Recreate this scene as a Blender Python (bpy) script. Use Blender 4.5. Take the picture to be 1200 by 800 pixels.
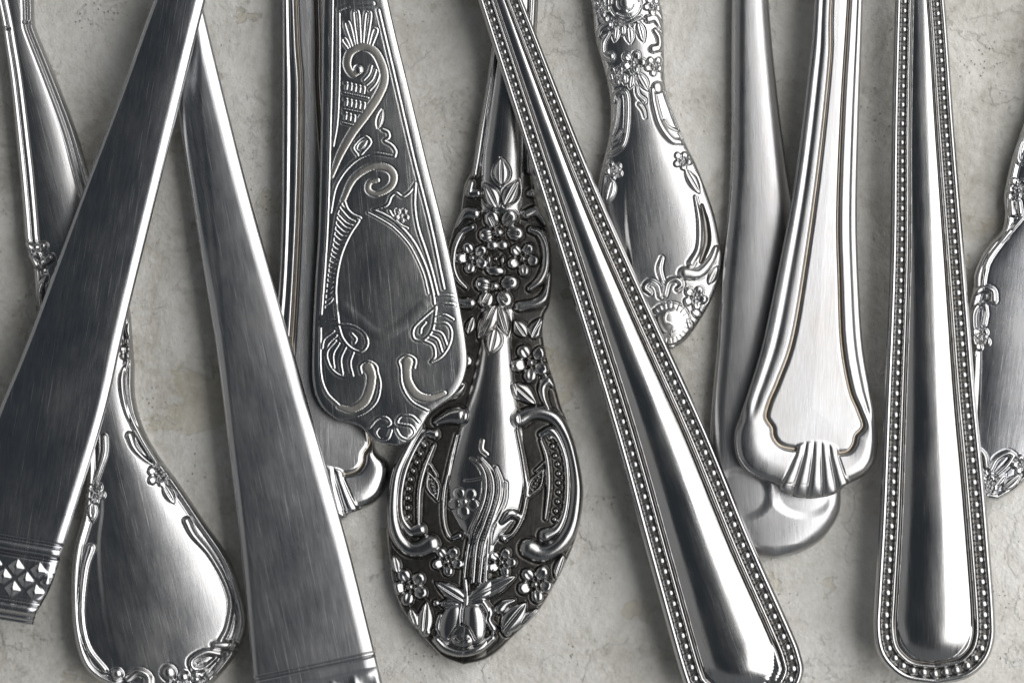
import bpy, math, random
import numpy as np
from mathutils import Vector

# ------------------------------------------------------------------ clear
for o in list(bpy.data.objects):
    bpy.data.objects.remove(o, do_unlink=True)
scene = bpy.context.scene
COL = scene.collection
random.seed(4)
PX = 0.13 / 1200.0            # one unit of the drawing grid in metres (about 0.11 mm)

# ------------------------------------------------------------------ camera
FOCUS_Z = 38 * PX
LENS = 150.0
cam_d = bpy.data.cameras.new('camera')
cam_d.lens = LENS
cam_d.sensor_width = 36.0
cam_d.clip_start = 0.01
cam_d.clip_end = 20.0
cam = bpy.data.objects.new('camera', cam_d)
COL.objects.link(cam)
DIST = 0.13 * LENS / 36.0
cam.location = (0, 0, DIST + FOCUS_Z)
cam.rotation_euler = (0, 0, 0)
cam_d.dof.use_dof = True
cam_d.dof.focus_distance = DIST
cam_d.dof.aperture_fstop = 7.0
scene.camera = cam

# ------------------------------------------------------------------ world and lamps
world = bpy.data.worlds.new('World')
scene.world = world
world.use_nodes = True
bg = world.node_tree.nodes['Background']
bg.inputs[0].default_value = (0.74, 0.87, 1.0, 1)
bg.inputs[1].default_value = 0.036

def area(name, loc, target, sx, sy, watts, col):
    l = bpy.data.lights.new(name, 'AREA')
    l.shape = 'RECTANGLE'
    l.size = sx
    l.size_y = sy
    l.energy = watts
    l.color = col
    o = bpy.data.objects.new(name, l)
    COL.objects.link(o)
    o.location = loc
    d = Vector(target) - Vector(loc)
    o.rotation_euler = d.to_track_quat('-Z', 'Y').to_euler()
    return o

area('window_light', (0.33, 0.04, 0.27), (0, 0, 0), 0.72, 0.48, 2.5, (1.0, 0.985, 0.965))
area('upper_glow_light', (0.20, 0.06, 0.58), (0, 0, 0), 0.80, 0.24, 0.11, (1.0, 0.99, 0.98))  # added weak lamp, softens the step from dark to bright in reflections
area('bounce_light', (-0.42, 0.0, 0.20), (0, 0, 0), 0.80, 0.34, 0.17, (1.0, 0.97, 0.93))
area('far_fill_light', (0.0, 0.45, 0.20), (0, 0, 0), 0.80, 0.34, 0.10, (0.97, 0.985, 1.0))
area('near_fill_light', (0.0, -0.45, 0.20), (0, 0, 0), 0.80, 0.34, 0.08, (0.97, 0.985, 1.0))

scene.render.engine = 'CYCLES'
scene.view_settings.view_transform = 'Standard'
scene.view_settings.look = 'None'
scene.view_settings.exposure = 0.55
scene.view_settings.gamma = 1.0
scene.view_settings.use_curve_mapping = False

# ------------------------------------------------------------------ materials
def nodes_of(m):
    m.use_nodes = True
    nt = m.node_tree
    nt.nodes.clear()
    out = nt.nodes.new('ShaderNodeOutputMaterial')
    b = nt.nodes.new('ShaderNodeBsdfPrincipled')
    nt.links.new(b.outputs[0], out.inputs[0])
    return nt, b

def N(nt, typ, **kw):
    n = nt.nodes.new(typ)
    for k, v in kw.items():
        setattr(n, k, v)
    return n

def ramp(nt, fac, stops):
    r = N(nt, 'ShaderNodeValToRGB')
    els = r.color_ramp.elements
    els[0].position, els[0].color = stops[0][0], (*stops[0][1], 1)
    els[1].position, els[1].color = stops[1][0], (*stops[1][1], 1)
    for p, c in stops[2:]:
        e = els.new(p)
        e.color = (*c, 1)
    nt.links.new(fac, r.inputs[0])
    return r.outputs[0]

def mathn(nt, op, a, b=None, c=None):
    n = N(nt, 'ShaderNodeMath', operation=op)
    for i, x in enumerate((a, b, c)):
        if x is None:
            continue
        if isinstance(x, (int, float)):
            n.inputs[i].default_value = x
        else:
            nt.links.new(x, n.inputs[i])
    return n.outputs[0]

def noise(nt, vec, scale, detail=4, rough=0.55, dist=0.0):
    n = N(nt, 'ShaderNodeTexNoise')
    n.inputs['Scale'].default_value = scale
    n.inputs['Detail'].default_value = detail
    n.inputs['Roughness'].default_value = rough
    n.inputs['Distortion'].default_value = dist
    nt.links.new(vec, n.inputs['Vector'])
    return n.outputs['Fac']

def mapping(nt, vec, scale=(1, 1, 1), rot=0.0, loc=(0, 0, 0)):
    m = N(nt, 'ShaderNodeMapping')
    m.inputs['Scale'].default_value = scale
    m.inputs['Rotation'].default_value = (0, 0, rot)
    m.inputs['Location'].default_value = loc
    nt.links.new(vec, m.inputs['Vector'])
    return m.outputs[0]

def silver(name, col=(0.70, 0.695, 0.69), rough=0.22, brush=0.5, tarnish=(0.42, 0.38, 0.33), tar=0.25, scr=0.5):
    m = bpy.data.materials.new(name)
    nt, b = nodes_of(m)
    tc = N(nt, 'ShaderNodeTexCoord').outputs['Object']
    fine = noise(nt, mapping(nt, tc, (7000, 600, 900)), 1.0, 3, 0.6)
    fine2 = noise(nt, mapping(nt, tc, (2600, 260, 900), 0.06), 1.0, 3, 0.6)
    blot = noise(nt, mapping(nt, tc, (130, 80, 130)), 1.0, 6, 0.62)
    speck = noise(nt, mapping(nt, tc, (1500, 1500, 1500)), 1.0, 4, 0.65)
    hair = noise(nt, mapping(nt, tc, (9500, 330, 900), -0.05), 1.0, 4, 0.7)
    # separate thin scratches at two angles
    def scratch(rot, sc, thr):
        w = noise(nt, mapping(nt, tc, sc, rot, (3.1 * rot, 7.7, 0)), 1.0, 2, 0.4)
        return ramp(nt, w, [(thr, (0, 0, 0)), (thr + 0.03, (1, 1, 1))])
    s1 = scratch(0.30, (7500, 85, 300), 0.685)
    s2 = scratch(-0.75, (7000, 110, 300), 0.69)
    s = mathn(nt, 'MAXIMUM', s1, s2)
    h = mathn(nt, 'MULTIPLY_ADD', fine2, 0.7, fine)
    h = mathn(nt, 'MULTIPLY_ADD', s, -0.30 * scr, h)
    h = mathn(nt, 'MULTIPLY_ADD', speck, 0.35, h)
    bp = N(nt, 'ShaderNodeBump')
    bp.inputs['Strength'].default_value = 1.0
    bp.inputs['Distance'].default_value = 1.05e-5 * brush
    nt.links.new(h, bp.inputs['Height'])
    nt.links.new(bp.outputs[0], b.inputs['Normal'])
    t = ramp(nt, mathn(nt, 'MULTIPLY_ADD', speck, 0.35, mathn(nt, 'MULTIPLY', blot, 0.75)), [(0.50, (0, 0, 0)), (0.74, (1, 1, 1))])
    mix = N(nt, 'ShaderNodeMix', data_type='RGBA')
    cc = ramp(nt, hair, [(0.30, tuple(0.86 * x for x in col)), (0.70, tuple(min(1.12 * x, 1) for x in col))])
    nt.links.new(cc, mix.inputs['A'])
    mix.inputs['B'].default_value = (*tarnish, 1)
    nt.links.new(mathn(nt, 'MULTIPLY', t, tar), mix.inputs['Factor'])
    nt.links.new(mix.outputs['Result'], b.inputs['Base Color'])
    r = mathn(nt, 'MULTIPLY_ADD', blot, 0.30, rough - 0.15)
    r = mathn(nt, 'MULTIPLY_ADD', fine2, 0.12, mathn(nt, 'SUBTRACT', r, 0.06))
    r = mathn(nt, 'MULTIPLY_ADD', s, 0.16 * scr, r)
    r = mathn(nt, 'MULTIPLY_ADD', hair, 0.13 * brush, mathn(nt, 'SUBTRACT', r, 0.065 * brush))
    nt.links.new(r, b.inputs['Roughness'])
    b.inputs['Metallic'].default_value = 1.0
    return m

M = {
    'silver': silver('polished_silver', col=(0.47, 0.47, 0.475), rough=0.20, brush=0.45),
    'worn': silver('worn_silver', col=(0.49, 0.492, 0.50), rough=0.265, brush=0.45, scr=0.7),
    'bead': silver('bead_silver', col=(0.42, 0.42, 0.42), rough=0.27, brush=0.3),
    'brushed': silver('brushed_silver', col=(0.45, 0.458, 0.48), rough=0.245, brush=0.5, scr=0.7),
    'soft': silver('worn_steel', col=(0.47, 0.478, 0.495), rough=0.31, brush=0.4, scr=0.6),
    'satin': silver('satin_steel', col=(0.44, 0.44, 0.45), rough=0.31, brush=0.45),
    'engraved': silver('engraved_silver', col=(0.47, 0.475, 0.48), rough=0.23, brush=0.5, scr=0.9),
    'dull': silver('dulled_silver', col=(0.47, 0.455, 0.43), rough=0.36, brush=0.5, scr=0.5),
    'antique': silver('antique_silver', col=(0.38, 0.38, 0.385), rough=0.23, brush=0.4),
    'oxide': silver('oxidised_silver', col=(0.115, 0.11, 0.104), rough=0.36, brush=0.5, tarnish=(0.03, 0.027, 0.024), tar=1.0),
    'grey_oxide': silver('greyed_silver', col=(0.24, 0.235, 0.23), rough=0.32, brush=0.5, tarnish=(0.12, 0.105, 0.085), tar=0.7),
    'tan': silver('yellowed_silver', col=(0.33, 0.30, 0.26), rough=0.34, brush=0.4, tarnish=(0.2, 0.155, 0.10), tar=0.7),
}

def stone_material():
    m = bpy.data.materials.new('travertine')
    nt, b = nodes_of(m)
    tc = N(nt, 'ShaderNodeTexCoord').outputs['Object']
    big = noise(nt, mapping(nt, tc, (26, 26, 26), 0.5), 1.0, 6, 0.6, 0.5)
    mid = noise(nt, mapping(nt, tc, (120, 95, 95), 0.3), 1.0, 8, 0.66, 0.7)
    fine = noise(nt, mapping(nt, tc, (900, 900, 900)), 1.0, 6, 0.7)
    grain = noise(nt, mapping(nt, tc, (5200, 5200, 5200)), 1.0, 2, 0.5)
    v = mathn(nt, 'MULTIPLY_ADD', mid, 0.55, mathn(nt, 'MULTIPLY', big, 0.45))
    v = mathn(nt, 'MULTIPLY_ADD', fine, 0.30, mathn(nt, 'SUBTRACT', v, 0.15))
    c = ramp(nt, v, [(0.28, (0.38, 0.355, 0.305)), (0.42, (0.53, 0.513, 0.47)), (0.52, (0.65, 0.637, 0.60)), (0.68, (0.77, 0.762, 0.735))])
    # flaked ledges: shallow steps with ragged rims
    led = noise(nt, mapping(nt, tc, (52, 62, 50), 1.1), 1.0, 10, 0.64, 0.35)
    step1 = ramp(nt, led, [(0.395, (0, 0, 0)), (0.412, (1, 1, 1))])
    step2 = ramp(nt, led, [(0.565, (0, 0, 0)), (0.580, (1, 1, 1))])
    rim = mathn(nt, 'ADD', mathn(nt, 'MULTIPLY', ramp(nt, mathn(nt, 'ABSOLUTE', mathn(nt, 'SUBTRACT', led, 0.402)), [(0.0, (1, 1, 1)), (0.012, (0, 0, 0))]), 0.7),
                mathn(nt, 'MULTIPLY', ramp(nt, mathn(nt, 'ABSOLUTE', mathn(nt, 'SUBTRACT', led, 0.572)), [(0.0, (1, 1, 1)), (0.010, (0, 0, 0))]), 0.6))
    gate = ramp(nt, noise(nt, mapping(nt, tc, (45, 45, 45), 2.0), 1.0, 4, 0.6), [(0.46, (0, 0, 0)), (0.60, (1, 1, 1))])
    rim = mathn(nt, 'MULTIPLY', rim, gate)
    mx = N(nt, 'ShaderNodeMix', data_type='RGBA')
    nt.links.new(mathn(nt, 'MULTIPLY', rim, 0.24), mx.inputs['Factor'])
    nt.links.new(c, mx.inputs['A'])
    mx.inputs['B'].default_value = (0.36, 0.325, 0.26, 1)
    # recessed flakes are a little yellower
    mt = N(nt, 'ShaderNodeMix', data_type='RGBA', blend_type='MULTIPLY')
    nt.links.new(mathn(nt, 'SUBTRACT', 1.0, step1), mt.inputs['Factor'])
    nt.links.new(mx.outputs['Result'], mt.inputs['A'])
    mt.inputs['B'].default_value = (0.90, 0.875, 0.81, 1)
    # pin holes of two sizes
    def holes(scale, r0, r1, thr, rot):
        p = N(nt, 'ShaderNodeTexVoronoi')
        p.inputs['Scale'].default_value = scale
        nt.links.new(mapping(nt, tc, (1, 1, 1), rot), p.inputs['Vector'])
        g = ramp(nt, noise(nt, mapping(nt, tc, (140, 140, 140), rot), 1.0, 4, 0.6), [(thr, (0, 0, 0)), (thr + 0.1, (1, 1, 1))])
        return mathn(nt, 'MULTIPLY', ramp(nt, p.outputs['Distance'], [(r0, (1, 1, 1)), (r1, (0, 0, 0))]), g)
    pm = mathn(nt, 'MAXIMUM', holes(330, 0.05, 0.12, 0.60, 0.9), holes(1500, 0.08, 0.22, 0.54, 0.2))
    mx2 = N(nt, 'ShaderNodeMix', data_type='RGBA')
    nt.links.new(mathn(nt, 'MULTIPLY', pm, 0.55), mx2.inputs['Factor'])
    nt.links.new(mt.outputs['Result'], mx2.inputs['A'])
    mx2.inputs['B'].default_value = (0.20, 0.18, 0.15, 1)
    nt.links.new(mx2.outputs['Result'], b.inputs['Base Color'])
    h = mathn(nt, 'MULTIPLY_ADD', mid, 0.8, mathn(nt, 'MULTIPLY', fine, 0.45))
    h = mathn(nt, 'MULTIPLY_ADD', mathn(nt, 'ADD', step1, step2), 0.13, h)
    h = mathn(nt, 'MULTIPLY_ADD', rim, -0.09, h)
    h = mathn(nt, 'MULTIPLY_ADD', pm, -0.35, h)
    h = mathn(nt, 'MULTIPLY_ADD', grain, 0.05, h)
    bp = N(nt, 'ShaderNodeBump')
    bp.inputs['Strength'].default_value = 1.0
    bp.inputs['Distance'].default_value = 0.0006
    nt.links.new(h, bp.inputs['Height'])
    nt.links.new(bp.outputs[0], b.inputs['Normal'])
    b.inputs['Roughness'].default_value = 0.7
    b.inputs['Specular IOR Level'].default_value = 0.3
    return m

# ------------------------------------------------------------------ mesh helpers
def mesh_from(name, co, quads, nor=None, polys=None):
    """co (n,3), quads (k,4) int array, optional extra ngons."""
    me = bpy.data.meshes.new(name)
    k = len(quads)
    extra = polys or []
    nl = 4 * k + sum(len(p) for p in extra)
    me.vertices.add(len(co))
    me.vertices.foreach_set('co', np.ascontiguousarray(co, dtype=np.float32).ravel())
    me.loops.add(nl)
    li = np.asarray(quads, dtype=np.int32).ravel()
    starts = np.arange(k, dtype=np.int32) * 4
    if extra:
        li = np.concatenate([li, np.concatenate([np.asarray(p, dtype=np.int32) for p in extra])])
        st = 4 * k
        ex = []
        for p in extra:
            ex.append(st)
            st += len(p)
        starts = np.concatenate([starts, np.array(ex, dtype=np.int32)])
    me.loops.foreach_set('vertex_index', li)
    me.polygons.add(len(starts))
    me.polygons.foreach_set('loop_start', starts)
    me.update(calc_edges=True)
    me.polygons.foreach_set('use_smooth', np.ones(len(starts), dtype=bool))
    if nor is not None:
        me.normals_split_custom_set_from_vertices(nor.tolist())
    return me

def link(name, me, mat, parent=None):
    o = bpy.data.objects.new(name, me)
    COL.objects.link(o)
    if mat is not None:
        me.materials.clear()
        me.materials.append(mat)
    if parent is not None:
        o.parent = parent
    return o

def spline(pts, step=1.0):
    """Catmull-Rom through the points, resampled; pts (n,k)."""
    p = np.asarray(pts, float)
    if len(p) == 2:
        n = max(2, int(np.hypot(*(p[1, :2] - p[0, :2])) / step) + 1)
        t = np.linspace(0, 1, n)[:, None]
        return p[0] * (1 - t) + p[1] * t
    q = np.vstack([2 * p[0] - p[1], p, 2 * p[-1] - p[-2]])
    out = []
    for i in range(1, len(q) - 2):
        a, b, c, d = q[i - 1], q[i], q[i + 1], q[i + 2]
        n = max(2, int(np.hypot(*(c[:2] - b[:2])) / step) + 1)
        t = np.linspace(0, 1, n, endpoint=False)[:, None]
        out.append(0.5 * (2 * b + (c - a) * t + (2 * a - 5 * b + 4 * c - d) * t ** 2 + (3 * b - a - 3 * c + d) * t ** 3))
    out.append(p[-1:])
    return np.vstack(out)

def table(pairs, sm=0.8):
    """smoothed 1-D profile lookup"""
    xs = np.linspace(pairs[0][0] - 5, pairs[-1][0] + 5, 1600)
    ys = np.interp(xs, [a for a, _ in pairs], [b for _, b in pairs])
    dx = xs[1] - xs[0]
    k = np.arange(-int(3 * sm / dx) - 1, int(3 * sm / dx) + 2) * dx
    g = np.exp(-0.5 * (k / sm) ** 2)
    g /= g.sum()
    ysm = np.convolve(np.pad(ys, len(k) // 2, mode='edge'), g, mode='valid')[:len(xs)]
    return lambda e: np.interp(e, xs, ysm)

def sstep(a, b, x):
    t = np.clip((x - a) / (b - a), 0, 1)
    return t * t * (3 - 2 * t)

# ------------------------------------------------------------------ a stamped metal handle
class Handle:
    """A solid handle. Its plan is drawn on the table grid (x right, y towards the viewer); the upper
    face is a relief whose ornaments become separate part meshes."""
    def __init__(s, name, label, group, P0, slope, left, right, z, th, res=1.0, mat='silver', roll=0.0, far=(-10, 810)):
        s.P0 = np.array(P0, float)
        d = np.array([slope, 1.0])
        s.d = d / np.hypot(*d)
        s.n = np.array([s.d[1], -s.d[0]])
        s.mat, s.th, s.roll = mat, th, roll
        # carry the shank on beyond the drawn part at constant width
        left = [tuple(np.array(left[0], float) - s.d * 190)] + list(left)
        right = [tuple(np.array(right[0], float) - s.d * 190)] + list(right)
        L, R = s.uv(spline(left, 2.0)), s.uv(spline(right, 2.0))
        for a in (L, R):
            a[:, 1] = np.maximum.accumulate(a[:, 1] + np.arange(len(a)) * 1e-6)
        v0, v1 = max(L[0, 1], R[0, 1]), min(L[-1, 1], R[-1, 1])
        vs = [np.arange(v0, far[0], 4.0)] if v0 < far[0] else []
        a = max(v0, far[0])
        b = min(v1, far[1])
        if v1 <= far[1]:
            vs.append(np.arange(a, b - 14, res))
            x = np.linspace(0, 1, int(24 / res))
            vs.append(b - 14 * (1 - x) ** 2)
        else:
            vs.append(np.arange(a, b, res))
            x = np.linspace(0, 1, int(30 / res))
            vs.append(b + (v1 - b) * (1 - (1 - x) ** 2))
        s.v = np.unique(np.concatenate(vs))
        s.L = np.interp(s.v, L[:, 1], L[:, 0])
        s.R = np.interp(s.v, R[:, 1], R[:, 0])
        gap = 0.5 * np.maximum(0.5 - (s.R - s.L), 0)
        s.L -= gap
        s.R += gap
        nc = int((s.R - s.L).max() / res) + 2
        # denser towards the two edges, where the surface rolls over
        t = np.linspace(-1, 1, nc)
        t = 0.88 * t + 0.12 * np.sin(t * math.pi / 2)
        s.t = t
        s.V = np.repeat(s.v[:, None], nc, 1)
        mid, hw = 0.5 * (s.L + s.R), 0.5 * (s.R - s.L)
        s.U = mid[:, None] + hw[:, None] * t[None, :]
        s.hw = np.repeat(hw[:, None], nc, 1)
        s.T = np.repeat(t[None, :], len(s.v), 0)
        s.base = np.interp(s.V, [p[0] for p in z], [p[1] for p in z]) + roll * s.U
        s.zt = z
        s.blunt = hw[-1] > 3
        s.E = s.edge_distance()
        s.H = np.zeros_like(s.U)
        s.orn = np.zeros_like(s.U)
        s.pid = np.zeros(s.U.shape, np.int32)
        s.parts = [('handle_body', 0, mat)]
        root = bpy.data.objects.new(name, None)
        COL.objects.link(root)
        root.empty_display_size = 0.005
        ang = math.atan2(s.d[0], s.d[1])
        root.rotation_euler = (0, 0, ang)
        root.location = ((s.P0[0] - 600) * PX, (400 - s.P0[1]) * PX, 0)
        root['label'] = label
        root['category'] = 'cutlery handle'
        if group:
            root['group'] = group
        s.root = root

    def uv(s, p):
        p = np.asarray(p, float)
        q = p[:, :2] - s.P0
        r = p.copy()
        r[:, 0] = q @ s.n
        r[:, 1] = q @ s.d
        return r

    def px(s, u, v):
        return s.P0 + u * s.n + v * s.d

    def outline(s):
        a = np.stack([s.L, s.v], 1)
        b = np.stack([s.R, s.v], 1)[::-1]
        if s.blunt:
            n = int((s.R[-1] - s.L[-1]) / 2)
            c = np.stack([np.linspace(s.L[-1], s.R[-1], n + 2)[1:-1], np.full(n, s.v[-1])], 1)
            return np.vstack([a, c, b])
        return np.vstack([a, b])

    def edge_distance(s, cap=60.0):
        o = s.outline()
        keep = [0]
        for i in range(1, len(o)):
            if np.hypot(*(o[i] - o[keep[-1]])) > 1.6 or i == len(o) - 1:
                keep.append(i)
        o = o[keep]
        A, B = o[:-1], o[1:]
        D = B - A
        DD = (D ** 2).sum(1) + 1e-12
        E = np.full(s.U.shape, cap)
        for i in range(0, len(s.v), 14):
            j = min(i + 14, len(s.v))
            lo, hi = s.v[i] - cap, s.v[j - 1] + cap
            m = (np.maximum(A[:, 1], B[:, 1]) > lo) & (np.minimum(A[:, 1], B[:, 1]) < hi)
            a, d, dd = A[m], D[m], DD[m]
            p = np.stack([s.U[i:j].ravel(), s.V[i:j].ravel()], 1).astype(np.float32)
            qx = p[:, 0:1] - a[:, 0].astype(np.float32)
            qy = p[:, 1:2] - a[:, 1].astype(np.float32)
            t = np.clip((qx * d[:, 0] + qy * d[:, 1]) / dd, 0, 1)
            r = (qx - t * d[:, 0]) ** 2 + (qy - t * d[:, 1]) ** 2
            E[i:j] = np.minimum(np.sqrt(r.min(1)).reshape(s.U[i:j].shape), cap)
        return E

    def fillet(s, r, drop=None):
        drop = r if drop is None else drop
        x = np.clip(1 - s.E / r, 0, 1)
        s.H -= drop * (1 - np.sqrt(np.maximum(1 - x * x, 0)))

    def part(s, name, parent=0, mat=None):
        s.parts.append((name, parent, mat or s.mat))
        return len(s.parts) - 1

    def near(s, q, pad):
        i0, i1 = np.searchsorted(s.v, [q[:, 1].min() - pad, q[:, 1].max() + pad])
        if i1 <= i0:
            return None
        m = (s.U[i0:i1] > q[:, 0].min() - pad) & (s.U[i0:i1] < q[:, 0].max() + pad)
        r, c = np.nonzero(m)
        if len(r) == 0:
            return None
        return r + i0, c

    def put(s, idx, h, pid, ok):
        """raise: keep the higher ornament; h<0 are moats or grooves"""
        r, c = idx
        cur = s.orn[r, c]
        up = ok & (h > cur) & (h > 0)
        s.orn[r[up], c[up]] = h[up]
        if pid:
            s.pid[r[up], c[up]] = pid
        dn = (~ok) & (h < 0) & (cur <= 0) & (h < cur)
        s.orn[r[dn], c[dn]] = h[dn]

    # --- ornaments, all given on the table grid
    def stroke(s, pts, r, h, name=None, end=None, start=None, moat=0.8, mat=None, parent=0, pid=None, pw=0.7, taper=None, lift=0.45):
        p = [list(x[:2]) for x in pts]
        rr = r if isinstance(r, (list, tuple)) else [r] * len(p)
        q = s.uv(spline([a + [b] for a, b in zip(p, rr)], 0.8))
        if taper:
            k = np.linspace(0, 1, len(q))
            q[:, 2] *= np.clip(np.minimum((k + 0.02) / taper[0] if taper[0] else 1, (1.02 - k) / taper[1] if taper[1] else 1), 0.25, 1)
        for e, i in ((start, 0), (end, -1)):
            if e:
                q = np.vstack([q, [q[i, 0], q[i, 1], e]])
        q[:, 2] = np.maximum(q[:, 2], 0.5)
        idx = s.near(q, q[:, 2].max() + 3)
        if idx is None:
            return pid
        u, v = s.U[idx], s.V[idx]
        best = np.full(len(u), 9.0)
        out = np.full(len(u), 99.0)
        big = np.zeros(len(u))
        for k in range(0, len(q), 40):
            qq = q[k:k + 40]
            d = np.hypot(u[:, None] - qq[:, 0], v[:, None] - qq[:, 1])
            a = d / qq[:, 2]
            j = a.argmin(1)
            am = a[np.arange(len(u)), j]
            b = am < best
            best[b] = am[b]
            big[b] = qq[j[b], 2]
            out = np.minimum(out, (d - qq[:, 2]).min(1))
        if name and pid is None:
            pid = s.part(name, parent, mat)
        ok = best < 1
        rm = q[:, 2].max()
        hh = np.where(ok, h * np.maximum(1 - best ** 2, 0) ** pw * (lift + (1 - lift) * big / rm), -moat * np.clip(1 - np.abs(out - 0.7) / 1.6, 0, 1))
        if h < 0:
            s.orn[idx] = np.where(ok, np.minimum(s.orn[idx], h * np.maximum(1 - best ** 2, 0)), s.orn[idx])
            if pid:
                s.pid[idx[0][ok], idx[1][ok]] = pid
        else:
            s.put(idx, hh, pid, ok)
        return pid

    def carve(s, pts, r, depth):
        """cut a crease into whatever stands there"""
        q = s.uv(spline([list(p[:2]) for p in pts], 0.6))
        idx = s.near(q, r + 2)
        if idx is None:
            return
        u, v = s.U[idx], s.V[idx]
        d = np.full(len(u), 99.0)
        for k in range(0, len(q), 40):
            d = np.minimum(d, np.hypot(u[:, None] - q[k:k + 40, 0], v[:, None] - q[k:k + 40, 1]).min(1))
        s.H[idx] -= depth * np.exp(-(d / (0.6 * r)) ** 2)

    def groove(s, pts, r, depth, name=None, mat=None):
        return s.stroke(pts, r, -depth, name, mat=mat)

    def ridge(s, pts, r=1.3, h=1.6, name=None, **k):
        k.setdefault('moat', 0.5)
        return s.stroke(pts, r, h, name, **k)

    def flower(s, c, R, rot=0.0, h=5.0, split=False, name='flower', mat=None, npet=5, parent=0, squash=1.0):
        c = s.uv([c])[0]
        idx = s.near(np.array([c]), R * 1.3)
        if idx is None:
            return
        x, y = s.U[idx] - c[0], (s.V[idx] - c[1]) / squash
        d = np.hypot(x, y)
        fid = s.part(name, parent, mat)
        wob = random.Random(int(c[0] * 7 + c[1] * 13))
        for k in range(npet):
            a = rot + 2 * math.pi * k / npet + wob.uniform(-.08, .08)
            R2 = R * wob.uniform(0.93, 1.05)
            lx = x * math.cos(a) + y * math.sin(a)
            ly = -x * math.sin(a) + y * math.cos(a)
            tw = 0.56 * R * math.sin(math.pi / npet) * 1.06
            q = np.hypot((lx - 0.635 * R2) / (0.375 * R2), ly / tw)
            ok = q < 1
            cup = 0.48 + 0.44 * np.clip((lx / R2 - 0.2) / 0.6, 0, 1) - 0.26 * np.exp(-(ly / (0.10 * R)) ** 2) * np.clip(1.1 - lx / R2, 0, 1)
            hh = np.where(ok, h * np.maximum(1 - q ** 2, 0) ** 0.36 * cup, -1.0 * np.clip(1 - np.abs(q - 1.08) / 0.16, 0, 1))
            s.put(idx, hh, s.part('petal', fid, mat) if split else fid, ok)
        q = d / (0.21 * R)
        ok = q < 1
        s.put(idx, np.where(ok, h * 0.95 * np.maximum(1 - q ** 2, 0) ** 0.5, 0), fid, ok)

    def leaf(s, base, tip, w, h=4.5, name='leaf', mat=None, rib=0.35, parent=0, bulge=0.85):
        a, b = s.uv([base, tip])
        idx = s.near(np.array([a, b]), w + 3)
        if idx is None:
            return
        D = b - a
        ln = np.hypot(*D)
        e = D / ln
        x, y = s.U[idx] - a[0], s.V[idx] - a[1]
        k = (x * e[0] + y * e[1]) / ln
        o = -x * e[1] + y * e[0]
        kk = np.clip(k, 0, 1)
        ww = w * np.sin(math.pi * kk ** bulge) ** 0.8 + 1e-3
        q = np.abs(o) / ww
        ok = (k > 0) & (k < 1) & (q < 1)
        hh = h * np.maximum(1 - q ** 2, 0) ** 0.55 * (1 - rib * np.exp(-(o / (0.16 * w)) ** 2))
        out = np.where((k > -0.05) & (k < 1.05), np.abs(o) - ww, 9)
        s.put(idx, np.where(ok, hh, -0.8 * np.clip(1 - np.abs(out - 0.7) / 1.6, 0, 1)), s.part(name, parent, mat), ok)

    def blob(s, c, r, h, name='boss', mat=None, pid=None, pw=0.55, ry=None, rot=0.0, moat=0.8):
        c = s.uv([c])[0]
        ry = ry or r
        idx = s.near(np.array([c]), max(r, ry) + 3)
        if idx is None:
            return pid
        x, y = s.U[idx] - c[0], s.V[idx] - c[1]
        lx = x * math.cos(rot) + y * math.sin(rot)
        ly = -x * math.sin(rot) + y * math.cos(rot)
        q = np.hypot(lx / r, ly / ry)
        ok = q < 1
        if pid is None and name:
            pid = s.part(name, 0, mat)
        s.put(idx, np.where(ok, h * np.maximum(1 - q ** 2, 0) ** pw, -moat * np.clip(1 - np.abs((q - 1) * min(r, ry) - 0.7) / 1.6, 0, 1)), pid, ok)
        return pid

    def z_at(s, u, v):
        return float(np.interp(v, [p[0] for p in s.zt], [p[1] for p in s.zt]) + s.roll * u)

    def soften(s, times=1):
        for _ in range(times):
            for ax in (0, 1):
                p = np.pad(s.orn, [(1, 1) if ax == k else (0, 0) for k in (0, 1)], mode='edge')
                s.orn = 0.5 * s.orn + 0.25 * (p[:-2] + p[2:] if ax == 0 else p[:, :-2] + p[:, 2:])

    def build(s):
        Z = s.base + s.H + s.orn
        P = np.stack([s.U, -s.V, Z], 2)
        gv = np.gradient(P, axis=0)
        gu = np.gradient(P, axis=1)
        nn = np.cross(gu, -gv)
        nn /= np.linalg.norm(nn, axis=2, keepdims=True) + 1e-12
        nr, nc = s.U.shape
        ids = np.arange(nr * nc).reshape(nr, nc)
        quads = np.stack([ids[:-1, :-1], ids[1:, :-1], ids[1:, 1:], ids[:-1, 1:]], 2)
        fp = s.pid[:-1, :-1]
        flatP, flatN = P.reshape(-1, 3) * PX, nn.reshape(-1, 3)
        objs = {}
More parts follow.
